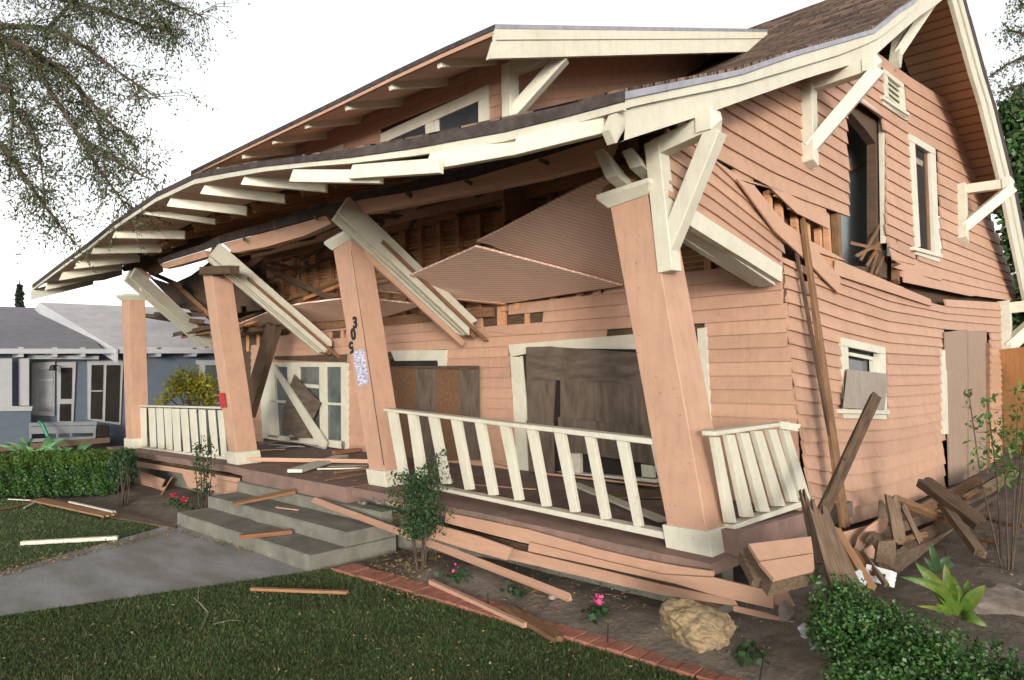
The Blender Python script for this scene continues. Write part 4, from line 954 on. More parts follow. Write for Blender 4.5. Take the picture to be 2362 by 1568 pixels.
def npinpoly(X, Y, poly):
    c = np.zeros(len(X), bool); j = len(poly)-1
    for i in range(len(poly)):
        xi, yi, xj, yj = poly[i][0], poly[i][1], poly[j][0], poly[j][1]
        if yi != yj: c ^= ((yi > Y) != (yj > Y)) & (X < (xj-xi)*(Y-yi)/(yj-yi)+xi)
        j = i
    return c
def nproj(P):
    q = P-np.array(CAM); w = q@np.array(FW); return W0/2+F*(q@np.array(RT))/w, H0/2-F*(q@np.array(UP))/w, w
def scatter(poly, n, dref=3.5, box=None, zoff=0., margin=420):
    xs_ = [p[0] for p in poly]; ys_ = [p[1] for p in poly]
    X = rng.uniform(max(min(xs_), -13), min(max(xs_), 4), n*6); Y = rng.uniform(max(min(ys_), -7), max(ys_), n*6)
    k = npinpoly(X, Y, poly); X, Y = X[k], Y[k]; P = np.stack([X, Y, np.full_like(X, zoff)], 1)
    px, py, w = nproj(P); k = (w > .5) & (px > -margin) & (px < W0+margin) & (py < H0+margin) & (rng.uniform(0, 1, len(X)) < np.clip((dref/np.maximum(w, .1))**1.6, 0, 1))
    P = P[k]; w = w[k]
    if len(P) > n: s = rng.permutation(len(P))[:n]; P = P[s]; w = w[s]
    return P, w
def grass(poly, n, nm):
    P, w = scatter(poly, n); m_ = len(P); a = rng.uniform(0, 2*np.pi, m_); h = rng.uniform(.010, .027, m_)*np.where(rng.uniform(0,1,m_) < .06, 1.5, 1); t = rng.uniform(.15, .9, m_)
    b = rng.uniform(0, 2*np.pi, m_); wd_ = (.0016+.0007*w)
    dx, dy = np.cos(a)*wd_, np.sin(a)*wd_
    A = P+np.stack([dx, dy, np.zeros(m_)], 1); B = P-np.stack([dx, dy, np.zeros(m_)], 1)
    C = P+np.stack([np.cos(b)*h*t, np.sin(b)*h*t, h], 1)
    V = np.stack([A, B, C], 1).reshape(-1, 3); o = np_mesh('grass', V, np.arange(len(V)).reshape(-1, 3), m_grass); tag(o, 'short green lawn grass with dry blades, '+nm, 'grass', kind='stuff'); return m_
print('blades', grass(lawnA, 210000, 'in front of the path and brick edging'), grass(lawnB, 70000, 'beyond the path near the hedge'))
def leaves_flat(poly, n, size, mat, name, label, z=.012, zf=None):
    P, w = scatter(poly, n, 9.); m_ = len(P)
    if zf is not None: P[:,2] = [zf(p[0], p[1]) for p in P]
    P[:,2] += z+rng.uniform(0, .012, m_)
    a = rng.uniform(0, 2*np.pi, m_); s = size*rng.uniform(.5, 1.4, m_)
    u = np.stack([np.cos(a), np.sin(a), rng.uniform(-.5,.5,m_)], 1); v = np.stack([-np.sin(a), np.cos(a), rng.uniform(-.6,.6,m_)], 1)*.5
    V = np.stack([P-u*s[:,None], P-v*s[:,None], P+u*s[:,None], P+v*s[:,None]], 1).reshape(-1, 3)
    o = np_mesh(name, V, np.arange(len(V)).reshape(-1, 4), mat); tag(o, label, 'fallen leaves', kind='stuff')
leaves_flat(lawnA, 1500, .009, m_litter, 'leaf_litter', 'small dry leaves scattered over the front lawn', .018)
leaves_flat([pZ((x,y),0) for x,y in ((820,1300),(1000,1255),(1030,1330),(960,1345),(900,1350),(1010,1390),(960,1400),(790,1320))], 900, .014, m_litter, 'leaf_litter', 'heap of yellow leaves beside the steps around the small shrub', .012, gz)
leaves_flat([pZ((x,y),0) for x,y in ((403,1222),(731,1308),(790,1316),(745,1322),(560,1275),(400,1232))], 420, .013, m_litter, 'leaf_litter', 'line of dry leaves along the foot of the steps', .014)
leaves_flat([pZ((x,y),0) for x,y in ((395,1222),(0,1312),(0,1334),(395,1234))], 700, .013, m_litter, 'leaf_litter', 'dry leaves along the far edge of the path', .014)
leaves_flat([pZ((x,y),0) for x,y in ((1000,1330),(1400,1350),(2000,1500),(2362,1300),(2362,1560),(1700,1560))], 700, .011, m_litter, 'leaf_litter', 'dry leaves and twigs strewn over the bare bed', .012, gz)
# concrete steps
st = thing('concrete_steps', 'three wide grey concrete steps up to the porch slab, stained and cracked at the corner', 'steps', (-4.2,-.4,0))
m_conc2 = m_conc
for y0, y1, z0, z1, nm in ((-.84,.0,-.05,.135,'step'),(-.50,.0,.13,.255,'step'),(-.16,.0,.25,.365,'step')):
    m_ = MB(); V = []; n_ = 14; Fc = []
    xa = {-.84:-5.5,-.5:-5.52,-.16:-5.56}[y0]
    for i in range(n_+1):
        x = lerp(xa, -2.80, i/n_); j = random.uniform(-.006,.006); r = .012
        V += [(x,y0+j,z0),(x,y0+j,z1-r),(x,y0+j+r,z1+random.uniform(-.002,.002)),(x,y1,z1),(x,y1,z0)]
    for i in range(n_):
        for a in range(5): b = (a+1) % 5; Fc.append((i*5+a, i*5+5+a, i*5+5+b, i*5+b))
    Fc += [(4,3,2,1,0),tuple(n_*5+q for q in range(5))]
    m_.add(V, Fc); m_.build(nm, m_conc, st)
# brick edging: one course of bricks laid along the bed
ed = thing('brick_edging', 'row of red bricks set flush between the lawn and the bare bed', 'edging', ((E0.x+E1.x)/2, E0.y, 0))
dirn = (E2-E0).normalized(); sidev = Vector((-dirn.y, dirn.x, 0)); L_ = (E2-E0).length; s = 0; q = 0
while s < 5.3:
    w = .108; c = E0+dirn*(s+w/2)+sidev*(.05+random.uniform(-.006,.006)); a = math.atan2(dirn.y, dirn.x)+random.uniform(-.04,.04)
    M = Matrix.Translation(c) @ Matrix.Rotation(a, 4, 'Z') @ Matrix.Rotation(random.uniform(-.02,.02), 4, 'X')
    m_ = MB().box((-w/2+.003,-.10,-.03),(w/2-.003,.10,.024+random.uniform(0,.006))); m_.v = [tuple(M @ Vector(v)) for v in m_.v]
    m_.build('brick', m_brick, ed, bevel=.004); s += w; q += 1
tag(MB().prism([Vector((p.x, p.y, .018)) for p in (pZ((410,1216),0),pZ((405,1222),0),pZ((262,1196),0),pZ((120,1156),0),pZ((130,1151),0),pZ((270,1183),0))], (0,0,1), .03).build('wooden_edging', m_weath), 'sunken weathered edging strip between the left lawn and the flower bed', 'edging')
from mathutils import noise as mnoise
# rubble by the broken slab
def rock(name, c, r, label, cat, mat, seed, group=None, flatb=.3, rough=.18, sub=4):
    bm = bmesh.new(); bmesh.ops.create_icosphere(bm, subdivisions=sub, radius=1); rr = random.Random(seed)
    dirs = [Vector((rr.gauss(0,1), rr.gauss(0,1), rr.gauss(0,1))).normalized() for _ in range(16)]; cut = [rr.uniform(.62, .95) for _ in dirs]
    for v in bm.verts:
        d = v.co.normalized(); k = 1.
        for n_, q in zip(dirs, cut):
            dd = d.dot(n_)
            if dd > 0: k = min(k, q/dd)
        k *= 1+rough*(.55*mnoise.noise(d*2.3+Vector((seed,0,0)))+.3*mnoise.noise(d*5.5)+.16*mnoise.noise(d*13))
        v.co = Vector((d.x*r[0], d.y*r[1], d.z*r[2]))*k
        if v.co.z < -r[2]*flatb: v.co.z = -r[2]*flatb+(v.co.z+r[2]*flatb)*.2
    me = bpy.data.meshes.new(name); bm.to_mesh(me); bm.free(); me.materials.append(mat)
    o = bpy.data.objects.new(name, me); place(o, None, Matrix.Translation(Vector(c)+Vector((0,0,r[2]*flatb*.8))) @ Matrix.Rotation(seed, 4, 'Z')); tag(o, label, cat, group); return o
rock('boulder', at((1603,1470), 3.55), (.20,.16,.125), 'jagged ochre and grey boulder standing in front of the corner column', 'rock', m_rock, 3, flatb=.55, rough=.3, sub=5)
rock('boulder', at((2270,1440), 4.2)+Vector((.12,.1,-.1)), (.55,.42,.26), 'large flat grey brown boulder behind the broad leafed plant', 'rock', m_rockg, 5, flatb=.4, rough=.1)
rock('boulder', at((2240,1270), 5.6)+Vector((-.75,.2,-.06)), (.55,.16,.10), 'low grey stone lying along the foot of the timber pile', 'rock', m_rockg, 8, rough=.1)
rock('stone', at((1815,1425), 3.6), (.05,.05,.07), 'small pale stone between the fallen boards and the bush', 'rock', m_rockg, 11)
rock('stone', pG((1275,1380)), (.035,.03,.03), 'small pale stone propping up the salmon strip', 'rock', m_plyg, 12)
for i, (p, r) in enumerate(((cO(1700,790),.035),(cO(1850,785),.03),(cO(1780,740),.02),(cO(1900,770),.02),(cO(1650,780),.018))):
    rock('concrete_chip', pY(p, -.13), (r,r,r*.7), 'chip of concrete fallen from the cracked slab onto the top step', 'rubble', m_conc, 20+i, 'concrete chips under the slab crack', sub=2)
rub = MB(); 
for i in range(200):
    p = random.choice([(1760,1470),(1740,1440),(1650,1440),(1700,1490),(1330,1330),(1250,1320),(1400,1370),(2100,1250),(1990,1300)]); p = (p[0]+random.gauss(0,40), p[1]+random.gauss(0,14)); c = pG(p, .004); r = random.uniform(.003,.013)
    vs = [c+Vector((random.uniform(-r,r),random.uniform(-r,r),random.uniform(0,r*1.3))) for _ in range(5)]; rub.add(vs, [(0,1,2),(0,2,3),(0,3,4),(1,2,4),(2,3,4),(0,1,4)])
tag(rub.build('rubble', m_conc), 'crumbs of concrete and plaster scattered over the bed', 'rubble', kind='stuff')
spl = MB()
for i in range(150):
    if i < 70: c = V0 = Vector((random.uniform(-5.4,-3.2), random.uniform(0,1.5), .515))
    elif i < 110: c = Vector((random.uniform(-3,.2), random.uniform(.3,1.5), .50))
    else: c = pG((random.uniform(1000,1750), random.uniform(1345,1420)), .01)
    a = random.uniform(0,3.14); L = random.uniform(.02,.11); spl.bar(c, c+Vector((math.cos(a)*L, math.sin(a)*L, random.uniform(0,.01))), random.uniform(.004,.014), .004)
tag(spl.build('splinters', m_raw), 'small wood splinters strewn over the porch floor and the bed', 'splinters', kind='stuff')
# garden stakes
for p0, p1, lab in (((912,1339),(911,1310),'thin black garden stake nearest the small shrub'),((1126,1397),(1126,1368),'thin black garden stake in the middle of the bed'),
                    (cH(1890,1338), cH(1900,1213), 'thin black garden stake near the pink cyclamen'),((1749,1572),(1764,1515),'tallest black garden stake at the front of the bed'),((2181,1290),(2182,1269),'short black stake in the soil behind the broad leafed plant')):
    a = pG(p0) if p0[1] < 1560 else pZ(p0, .06); h = (p0[1]-p1[1])*(a-CAM).dot(FW)/F
    tag(MB().tube([a-Vector((0,0,.03)), a+Vector(((p1[0]-p0[0])*.002*.7,(p1[0]-p0[0])*.002*.7,h))], .005, .004, 6).build('garden_stake', m_blackm), lab, 'stake')
# ---------------------------------------------------------------- loose boards: each one a thing
def dbg(label, p0, p1, w, t, mat, j0=.02, j1=.02, hint=(0,0,1), name='loose_board', bow=0., taper=1., cat='board', group=None):
    return plank(name, p0, p1, w, t, mat, None, hint, j0, j1, bow, taper, 9, label, cat, group)
V3 = Vector
dbg('long salmon strip reaching from the top step down into the bed', pZ((723,1153),.385), pG((1318,1380),.02), .05, .025, m_salp, .01, .03, hint=(0,-.5,1), name='trim_strip', bow=.01)
dbg('salmon strip with a cream edge lying across the brick edging', pG((993,1341),.02), pG((1212,1442),.03), .035, .03, m_salp, .02, .0, name='trim_strip')
dbg('short dark brown board beside the salmon strip on the bed', pG((1170,1403),.02), pG((1290,1474),.03), .075, .03, m_raw, .02, .02)
dbg('thin tan strip on the lawn below the steps', pZ((580,1358),.03), pZ((800,1366),.03), .035, .02, mk('tan_wood', (.27,.14,.07), .2, 5, (1,12,12), .8), .01, .01)
dbg('cream painted strip lying on the lawn left of the path', pZ((50,1252),.03), pZ((270,1240),.03), .05, .035, m_cream, .01, .01)
dbg('wide brown board lying at the edge of the left flower bed', pZ((85,1152),.04), pZ((255,1188),.05), .16, .02, mk('tan_wood', (.24,.125,.07)), .03, .03, hint=(0,0,1))
dbg('thin cream lath resting on the wide brown board', pZ((160,1157),.08), pZ((262,1180),.07), .03, .015, m_cream)
dbg('brown lath at the left end of the lawn', pZ((-5,1176),.03), pZ((68,1160),.03), .05, .02, m_raw)
dbg('pale lath crossing the grass near the hedge', pZ((56,1171),.03), pZ((87,1155),.04), .025, .012, m_cream)
dbg('thin pale stick on the far left lawn', pZ((20,1151),.03), pZ((84,1154),.03), .02, .012, m_cream)
dbg('splintered tan lath lying across the second and top step', pZ((536,1163),.27), pZ((683,1131),.39), .05, .02, mk('orange_wood', (.20,.095,.04), .25, 5, (1,12,12), .8), .02, .01, taper=1.9, hint=(0,-.4,1))
dbg('short brown batten on the bottom step', pZ((554,1238),.155), pZ((674,1226),.155), .045, .035, mk('redbrown_wood', (.20,.085,.045), .25, 5, (1,12,12), .8), .01, .01)
dbg('thin splinter of lath on the second step', pZ((640,1170),.27), pZ((685,1176),.27), .015, .01, m_salp)
dbg('long bright salmon strip lying across the porch floor in front of two columns', pZ((537,1059),.56), pZ((852,1064),.55), .045, .035, m_salp, .0, .0, hint=(0,-1,.2), name='trim_strip')
dbg('grey cream board with a chipped end sticking out over the slab', pZ((680,1086),.54), pZ((790,1052),.54), .17, .035, m_creamg, .0, .02)
dbg('white lath on the porch floor beside the third column', pZ((735,1081),.53), pZ((852,1079),.53), .03, .015, m_cream)
dbg('speckled grey board behind the long salmon strip', pZ((760,1074),.525), pZ((850,1072),.525), .14, .012, m_plyg)
dbg('brown splintered stick on the porch near the third column', pZ((775,1090),.53), pZ((853,1079),.53), .03, .02, m_raw)
dbg('long thin splinter at the slab edge beside the third column', pZ((753,1107),.53), pZ((843,1091),.53), .018, .012, m_raw)
dbg('reddish brown block of wood on the porch floor by the french door', pZ((770,1044),.54), pZ((828,1037),.54), .07, .045, mk('redbrown_wood', (.2,.08,.04)), .01, .01)
dbg('thin salmon strip on the porch floor below the french door', pZ((605,1038),.52), pZ((655,1036),.52), .05, .012, m_salp)
dbg('cream board lying flat on the porch floor beside the corner column', pZ((1325,1116),.50), pZ((1530,1200),.50), .09, .02, m_cream, .0, .02)
dbg('rough brown plywood scrap on the porch floor behind the cream board', pZ((1400,1140),.49), pZ((1540,1140),.49), .32, .012, m_weath, .03, .03)
dbg('thin pale splinter on the porch floor behind the front railing', pZ((1090,1118),.50), pZ((1235,1128),.50), .025, .01, m_salp)
for i, (a, b) in enumerate((((620,1024),(700,1030)),((650,1018),(740,1026)),((700,1022),(745,1034)),((640,1032),(690,1028)),((600,1022),(660,1016)))):
    dbg('thin grey and white slat lying on the porch floor below the french door', pZ(a,.53), pZ(b,.53), .03, .008, random.choice([m_white,m_plyg]), group='slats below the french door', name='thin_stick')
dbg('thin tan stake leaning on the loose skirting left of the steps', pY((380,1125),-.25)+V3((0,-.05,-.1)), pY((396,1103),-.2), .03, .015, mk('orange_wood', (.20,.095,.04)))
# right hand timber pile
dbg('thick dark plank rising from the debris in front of the small side window', at((1893,1192), 4.15), at((2020,914), 4.9), .065, .045, m_dark, .02, .01, hint=-RT*.3-FW, name='leaning_plank')
dbg('long brown plank leaning against the side wall left of the small window', surf((1949,1216), .22), surf((1852,508), .10), .10, .03, m_raw, .01, .02, hint=(1,-.2,0), name='leaning_plank', taper=.45)
dbg('thin dark strip leaning on the wall beside the long brown plank', surf((1920,1040), .16), surf((1838,585), .06), .028, .02, m_dark, .01, .02, hint=(1,-.2,0), name='leaning_plank')
dbg('short broken stick lying against the thick dark plank', at((1904,1165), 4.2), at((1946,1060), 4.4), .03, .02, m_dark, .01, .02, hint=-FW, name='leaning_stick')
dbg('thin upright sliver standing against the wall near the small window', surf((1934,1210), .12), surf((1928,1020), .04), .015, .01, m_raw, hint=(1,0,0), name='leaning_stick')
dbg('broad weathered plank standing on end at the slab corner', at((1955,1372), 3.35), at((1883,1168), 3.75), .15, .03, m_weath, .0, .06, hint=-FW, name='leaning_plank', taper=.62)
dbg('split grey timber wedged behind the broad weathered plank', at((1893,1300), 3.7), at((1862,1152), 3.85), .06, .04, m_weath, .0, .06, hint=-FW, name='leaning_plank')
dbg('brown two by four leaning right of the broad weathered plank', at((2010,1356), 3.6), at((1930,1225), 4.0), .045, .03, mk('tan_wood', (.24,.125,.07)), .0, .04, hint=-FW, name='leaning_plank')
dbg('orange splintered offcut behind the white cinder block', at((2020,1325), 3.75), at((1975,1276), 3.95), .055, .03, mk('orange_wood', (.20,.095,.04)), .02, .03, hint=-FW)
dbg('dark pointed sliver crossing in front of the cinder block', at((2045,1350), 3.6), at((1992,1276), 3.9), .03, .02, m_weath, .01, .05, hint=-FW, taper=.4)
def chunk(label, pts, d, mat, t=.015, name='siding_fragment', tilt=0.):
    ps = [at(p, d+tilt*i/len(pts)) for i, p in enumerate(pts)]; n_ = -FW
    o, nn = plane_from(ps[0], ps[1], ps[2]); 
    if nn.dot(CAM-ps[0]) < 0: nn = -nn
    ps = [pP(p, ps[0], nn) for p in pts]
    return tag(MB().prism(ps, nn, t).build(name, mat), label, 'board')
chunk('wavy salmon board sagging from the foot of the side wall', seq(cR,(905,365),(1000,300),(1068,295),(1062,375),(985,440),(900,490),(860,560),(800,552),(830,450)), 5.0, m_salp)
chunk('flat salmon board at the foot of the wall behind the tan two by four', seq(cR,(718,405),(905,358),(850,450),(780,510),(725,480)), 5.1, m_salp)
chunk('small triangular salmon scrap above the cinder block', seq(cR,(800,552),(880,545),(945,505),(975,560),(968,620),(900,600),(720,625),(690,560)), 4.6, m_salp)
chunk('narrow salmon sliver standing beside the tan two by four', seq(cR,(635,410),(680,450),(760,600),(740,610),(660,500)), 4.7, m_salp)
chunk('weathered square end of board leaning above the cinder block', seq(cR,(995,480),(1130,468),(1128,600),(1100,700),(1060,660),(970,640),(985,540)), 4.3, m_weath, .025)
fr = thing('wall_fragment', 'sawn off corner of wall with two salmon clapboards beside the slab corner', 'wall panel', at((1800,1290), 3.5))
pt = seq(cI,(470,692),(870,645),(885,750),(540,805)); pt2 = seq(cI,(540,808),(885,755),(892,850),(630,915))
P0 = at(pt[0], 3.35); P1 = at(pt[1], 3.45); P2 = at(pt2[3], 3.15); o_, n_ = plane_from(P0, P1, P2); n_ = n_ if n_.dot(CAM-P0) > 0 else -n_
MB().prism([pP(p, P0, n_) for p in pt], n_, .02).build('clapboard', m_salp, fr); MB().prism([pP(p, P0+n_*.012, n_) for p in pt2], n_, .02).build('clapboard', m_salp, fr)
MB().prism([pP(p, P0-n_*.02, n_) for p in seq(cI,(470,695),(870,650),(892,845),(630,912))], n_, .11).build('backing', m_weath, fr)
MB().prism([pP(p, P0-n_*.09, n_) for p in seq(cI,(415,740),(470,692),(560,820),(630,912),(500,915))], n_, .05).build('stud_end', m_weath, fr)
dbg('dark timber under the sawn off wall corner', at(cI(600,950), 3.45), at(cI(900,880), 3.6), .07, .05, m_weath, .01, .01, hint=-FW)
PL = [('long weathered beam with a pale sawn end at the base of the side wall', (930,468), (1500,262), 4.9, 6.2, .075, .06, m_weath), ('brown splintered stick standing up from the timber pile', (1160,490), (1092,115), 4.8, 4.9, .08, .03, m_weath),
 ('thin bent grey stick beside the upright splintered one', (1325,490), (1180,185), 4.8, 5.0, .035, .02, m_weath), ('reddish brown beam slanting down to the right behind the standing sticks', (1560,318), (1115,140), 5.6, 5.4, .05, .05, m_raw),
 ('thick dark beam propped on the top of the timber pile', (1800,345), (1345,5), 5.3, 5.7, .11, .07, m_dark), ('grey two by four running down from under the thick dark beam', (1790,570), (1500,185), 4.9, 5.6, .07, .05, m_weath),
 ('short reddish stick in front of the timber pile', (1370,425), (1170,470), 4.9, 4.8, .03, .03, m_raw), ('long grey plank lying behind the low stone toward the bush', (1070,690), (1700,230), 4.5, 7.0, .11, .04, m_weath),
 ('dark beam lying under the slanting reddish one', (1180,520), (1560,330), 5.0, 5.8, .08, .06, m_dark), ('pale edged board leaning against the wall behind the upright sticks', (1050,330), (1060,190), 5.6, 5.8, .12, .02, m_weath),
 ('brown beam stretching along the foot of the wall', (1130,350), (1480,160), 5.9, 7.2, .10, .07, m_raw), ('dark straight lath near the sapling', (1750,240), (1930,120), 6.0, 7.2, .03, .02, m_dark),
 ('thin reddish strip lying on the soil by the sapling', (1740,455), (1930,490), 5.2, 5.0, .03, .015, m_raw), ('reddish board lying at the right edge behind the sapling', (1990,340), (2138,350), 5.9, 5.7, .05, .03, m_raw),
 ('dark stick half buried right of the thick beam', (1830,280), (1990,340), 5.8, 5.6, .04, .03, m_dark), ('flat board lying across the top end of the pile', (1640,160), (1850,70), 7.0, 7.8, .12, .03, m_weath),
 ('pair of brown laths at the far end of the pile, the upper one', (1570,110), (1790,-10), 7.4, 8.4, .10, .04, m_raw), ('brown lath at the far end of the pile, the lower one', (1680,130), (1900,10), 7.0, 8.0, .05, .03, m_raw),
 ('thin dark pole running far back along the fence', (1700,110), (2100,-120), 7.2, 8.8, .05, .04, m_dark), ('grey board end poking out beneath the dark pole', (1860,60), (2060,-60), 7.0, 8.0, .10, .03, m_weath)]
for lab, a, b, d0, d1, w, t, m_ in PL:
    dbg(lab, at(cR(*a), d0), at(cR(*b), d1), w, t, m_, .015, .025, hint=-FW*.6+V3((0,0,.6)), name='pile_timber', cat='timber')
# cinder block and white scraps behind the bush
def block(lab, c, s, rot, mat, nm='concrete_block'):
    t_ = thing(nm, lab, 'block', c); M = Matrix.Translation(c) @ Matrix.Rotation(rot[0],4,'Z') @ Matrix.Rotation(rot[1],4,'X') @ Matrix.Rotation(rot[2],4,'Y')
    m_ = MB(); a, b, h = s; w = .028
    for lo, hi in (((-a,-b,-h),(a,-b+w,h)),((-a,b-w,-h),(a,b,h)),((-a,-b+w,-h),(-a+w,b-w,h)),((a-w,-b+w,-h),(a,b-w,h)),((-w/2,-b+w,-h),(w/2,b-w,h))): m_.box(lo, hi)
    m_.v = [tuple(M @ V3(v)) for v in m_.v]; m_.build('shell', mat, t_, bevel=.003); return t_
block('white hollow cinder block lying on its side behind the bush', at((2030,1328), 3.75), (.066,.04,.035), (-.3,1.2,.2), mk('block_white', (.6,.6,.58)))
dbg('white plastic scrap behind the left side of the bush', at((1846,1462), 3.25), at((1862,1450), 3.25), .06, .01, m_white, .01, .01, hint=-FW, name='white_scrap', cat='scrap')
dbg('white crumpled scrap low behind the bush', at((1876,1490), 3.25), at((1896,1480), 3.25), .05, .01, m_white, .02, .02, hint=-FW, name='white_scrap', cat='scrap')
dbg('broken white tile behind the top of the bush', at((1962,1345), 3.5), at((1990,1330), 3.5), .08, .01, m_white, .02, .02, hint=-FW, name='white_scrap', cat='scrap')
# ---------------------------------------------------------------- vegetation
def leaf_mesh(name, C, size, mat, parent, asp=.5, droop=0., jit=.3):
    n = len(C); s = size*rng.uniform(1-jit, 1+jit, n)
    u = rng.normal(0, 1, (n,3)); u[:,2] -= droop*2; u /= np.linalg.norm(u, axis=1)[:,None]
    r = rng.normal(0, 1, (n,3)); v = np.cross(u, r); v /= np.linalg.norm(v, axis=1)[:,None]; w = np.cross(u, v)
    s = s[:,None]
    a = C; b = C+u*s*.5+v*s*asp*.5+w*s*.08; c = C+u*s; d = C+u*s*.5-v*s*asp*.5+w*s*.08
    V = np.stack([a,b,c,d], 1).reshape(-1,3); return np_mesh(name, V, np.arange(len(V)).reshape(-1,4), mat, parent)
def cloud(balls, n, shell=.55):
    out = []; tot = sum(b[1]**2 for b in balls)
    for c, r, *sq in balls:
        k = int(n*r*r/tot); d = rng.normal(0,1,(k,3)); d /= np.linalg.norm(d,axis=1)[:,None]; rad = r*(shell+(1-shell)*rng.uniform(0,1,k)**.6)*(1+.16*np.sin(d[:,0]*9+c[0]*7)*np.sin(d[:,1]*8+c[1]*5)+rng.normal(0,.05,k))
        q = sq[0] if sq else (1,1,1); out.append(np.array(c)+d*rad[:,None]*np.array(q))
    return np.concatenate(out)
# front right box bush
def bush(name, label, balls, n, size, mat, base, stems=14, sr=.008, asp=.6, twigs=0, cat='bush', shell=.55):
    t = thing(name, label, cat, base); C = cloud(balls, n, shell); leaf_mesh('foliage', C, size, mat, t, asp)
    m_ = MB(); 
    for _ in range(stems):
        c, r = random.choice(balls)[:2]; e = V3(c)+V3((random.uniform(-.7,.7),random.uniform(-.7,.7),random.uniform(-.2,.9)))*r
        b = V3(base)+V3((random.uniform(-1,1),random.uniform(-1,1),0))*.06*max(1, r*3); m_.tube([b, b.lerp(e,.5)+V3((random.uniform(-.1,.1),random.uniform(-.1,.1),.02))*r, e], sr, sr*.4, 5)
    m_.build('stem', m_stem, t); return t
bb = [((1915,1405),75,3.2),((1990,1400),80,3.25),((2080,1425),85,3.3),((1925,1490),85,3.1),((2030,1500),95,3.05),((2130,1500),90,3.1),((2220,1520),85,3.05),((2310,1530),90,3.0),((2150,1450),55,3.4),
      ((1960,1570),90,3.0),((2080,1590),100,2.95),((2200,1600),100,2.9),((2330,1610),100,2.85),((2370,1500),60,3.2),((1880,1440),50,3.2),((1880,1375),36,3.2),((2010,1360),34,3.2)]
yt = [(1850,1345),(1880,1330),(1960,1325),(2050,1372),(2130,1430),(2250,1482),(2362,1512)]
balls = []
for _ in range(260):
    x = random.uniform(1862,2420); r = random.uniform(24,58); y = flat(x, yt)+r*1.05+abs(random.gauss(0,120)); lft = flat(y, [(1330,1870),(1450,1872),(1568,1905)])
    if x-r < lft-22 or y > 1700: continue
    d = 3.3-.0022*(y-1400)+random.uniform(-.12,.12); balls.append((tuple(at((x,y), d)), r*d/F))
for _ in range(34):
    x = random.uniform(1855,2370); y = flat(x, yt)+random.uniform(-8,20); balls.append((tuple(at((x,y), 3.25)), random.uniform(7,15)*3.25/F))
bush('box_bush', 'dense small leafed green bush filling the lower right corner', balls, 40000, .0195, m_leaf, at((2100,1640), 3.1), 40, .005, .62, shell=.1)
# hedge on the left
t = thing('clipped_hedge', 'low clipped green hedge with bright top along the left lawn', 'hedge', (-9,-1.4,0))
ha, hb = pZ((-30,1150),0), pZ((262,1143),0); hd = (hb-ha); hn = V3((-hd.y, hd.x, 0)).normalized(); N = 26000
u_ = rng.uniform(0,1,N); v_ = rng.uniform(0,1,N); face = rng.uniform(0,1,N); hh = .50; dp = .55
P = np.array(ha)[None]+u_[:,None]*np.array(hd)[None]; z = np.where(face < .45, hh+rng.normal(0,.018,N), v_*hh); o_ = np.where(face < .45, v_*dp, rng.normal(0,.025,N)); o_ = np.abs(o_)
bump_ = .03*np.sin(u_*40)+.02*np.sin(u_*97+z*20); P = P+np.array(hn)[None]*(o_+bump_)[:,None]; P[:,2] = z+.02+.012*np.sin(u_*60)
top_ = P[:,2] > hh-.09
leaf_mesh('foliage', P[~top_], .032, m_leaf, t, .6); leaf_mesh('top_foliage', P[top_], .03, m_leafy, t, .6)  # top leaves get a brighter green
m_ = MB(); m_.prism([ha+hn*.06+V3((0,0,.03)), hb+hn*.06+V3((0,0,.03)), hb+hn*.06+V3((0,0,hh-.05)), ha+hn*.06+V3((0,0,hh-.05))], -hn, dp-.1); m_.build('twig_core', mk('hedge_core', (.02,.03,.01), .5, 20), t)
bush('small_shrub', 'dark rounded shrub with thin stems at the end of the hedge', [(tuple(at((283,1062),9.3)),.16),(tuple(at((275,1085),9.3)),.17),(tuple(at((300,1090),9.2)),.10)], 2600, .035, m_leafd, pZ((282,1165),0), 8, .008)
def nandina(name, label, base, h, w, n, leaf, mat, stems, size=.04, cat='shrub', lo=.25):
    t = thing(name, label, cat, base); m_ = MB(); C = []
    for k in range(stems):
        a = random.uniform(0, 6.28); top = V3(base)+V3((math.cos(a)*w*random.uniform(.1,.6), math.sin(a)*w*random.uniform(.1,.6), h*random.uniform(.75,1.02)))
        b0 = V3(base)+V3((math.cos(a),math.sin(a),0))*.03; mid = b0.lerp(top,.5)+V3((random.uniform(-.03,.03),random.uniform(-.03,.03),0)); m_.tube([b0,mid,top], .007, .003, 5)
        for q in range(int(n/stems)):
            u = random.uniform(lo,1); p = b0.lerp(top,u); r = w*random.uniform(.1,1)*(.55+.45*math.sin(math.pi*min(1,u)))*.8; aa = random.uniform(0,6.28); e = p+V3((math.cos(aa)*r, math.sin(aa)*r, random.uniform(-.02,.05)))
            if q % 5 == 0: m_.tube([p, e], .002, .001, 3)
            for _ in range(leaf): C.append(p.lerp(e, random.uniform(.4,1.1))+V3((random.gauss(0,.012),random.gauss(0,.012),random.gauss(0,.012))))
    m_.build('stem', m_stem, t); leaf_mesh('foliage', np.array(C), size, mat, t, .4, .4); return t
nandina('small_shrub', 'small upright green shrub growing beside the steps in front of the third column', pG((970,1312)), .86, .27, 520, 6, m_leafd, 7, .036, lo=.36)
nandina('slender_shrub', 'tall thin shrub with sparse leaves in front of the left railing', pZ((470,1182),.03), .98, .17, 120, 4, m_leafd, 5, .045, lo=.2)
nandina('spindly_plant', 'spindly plant with few leaves between the hedge and the loose skirting', pZ((288,1150),.03), .5, .14, 50, 3, m_leafd, 3, .045, lo=.3)
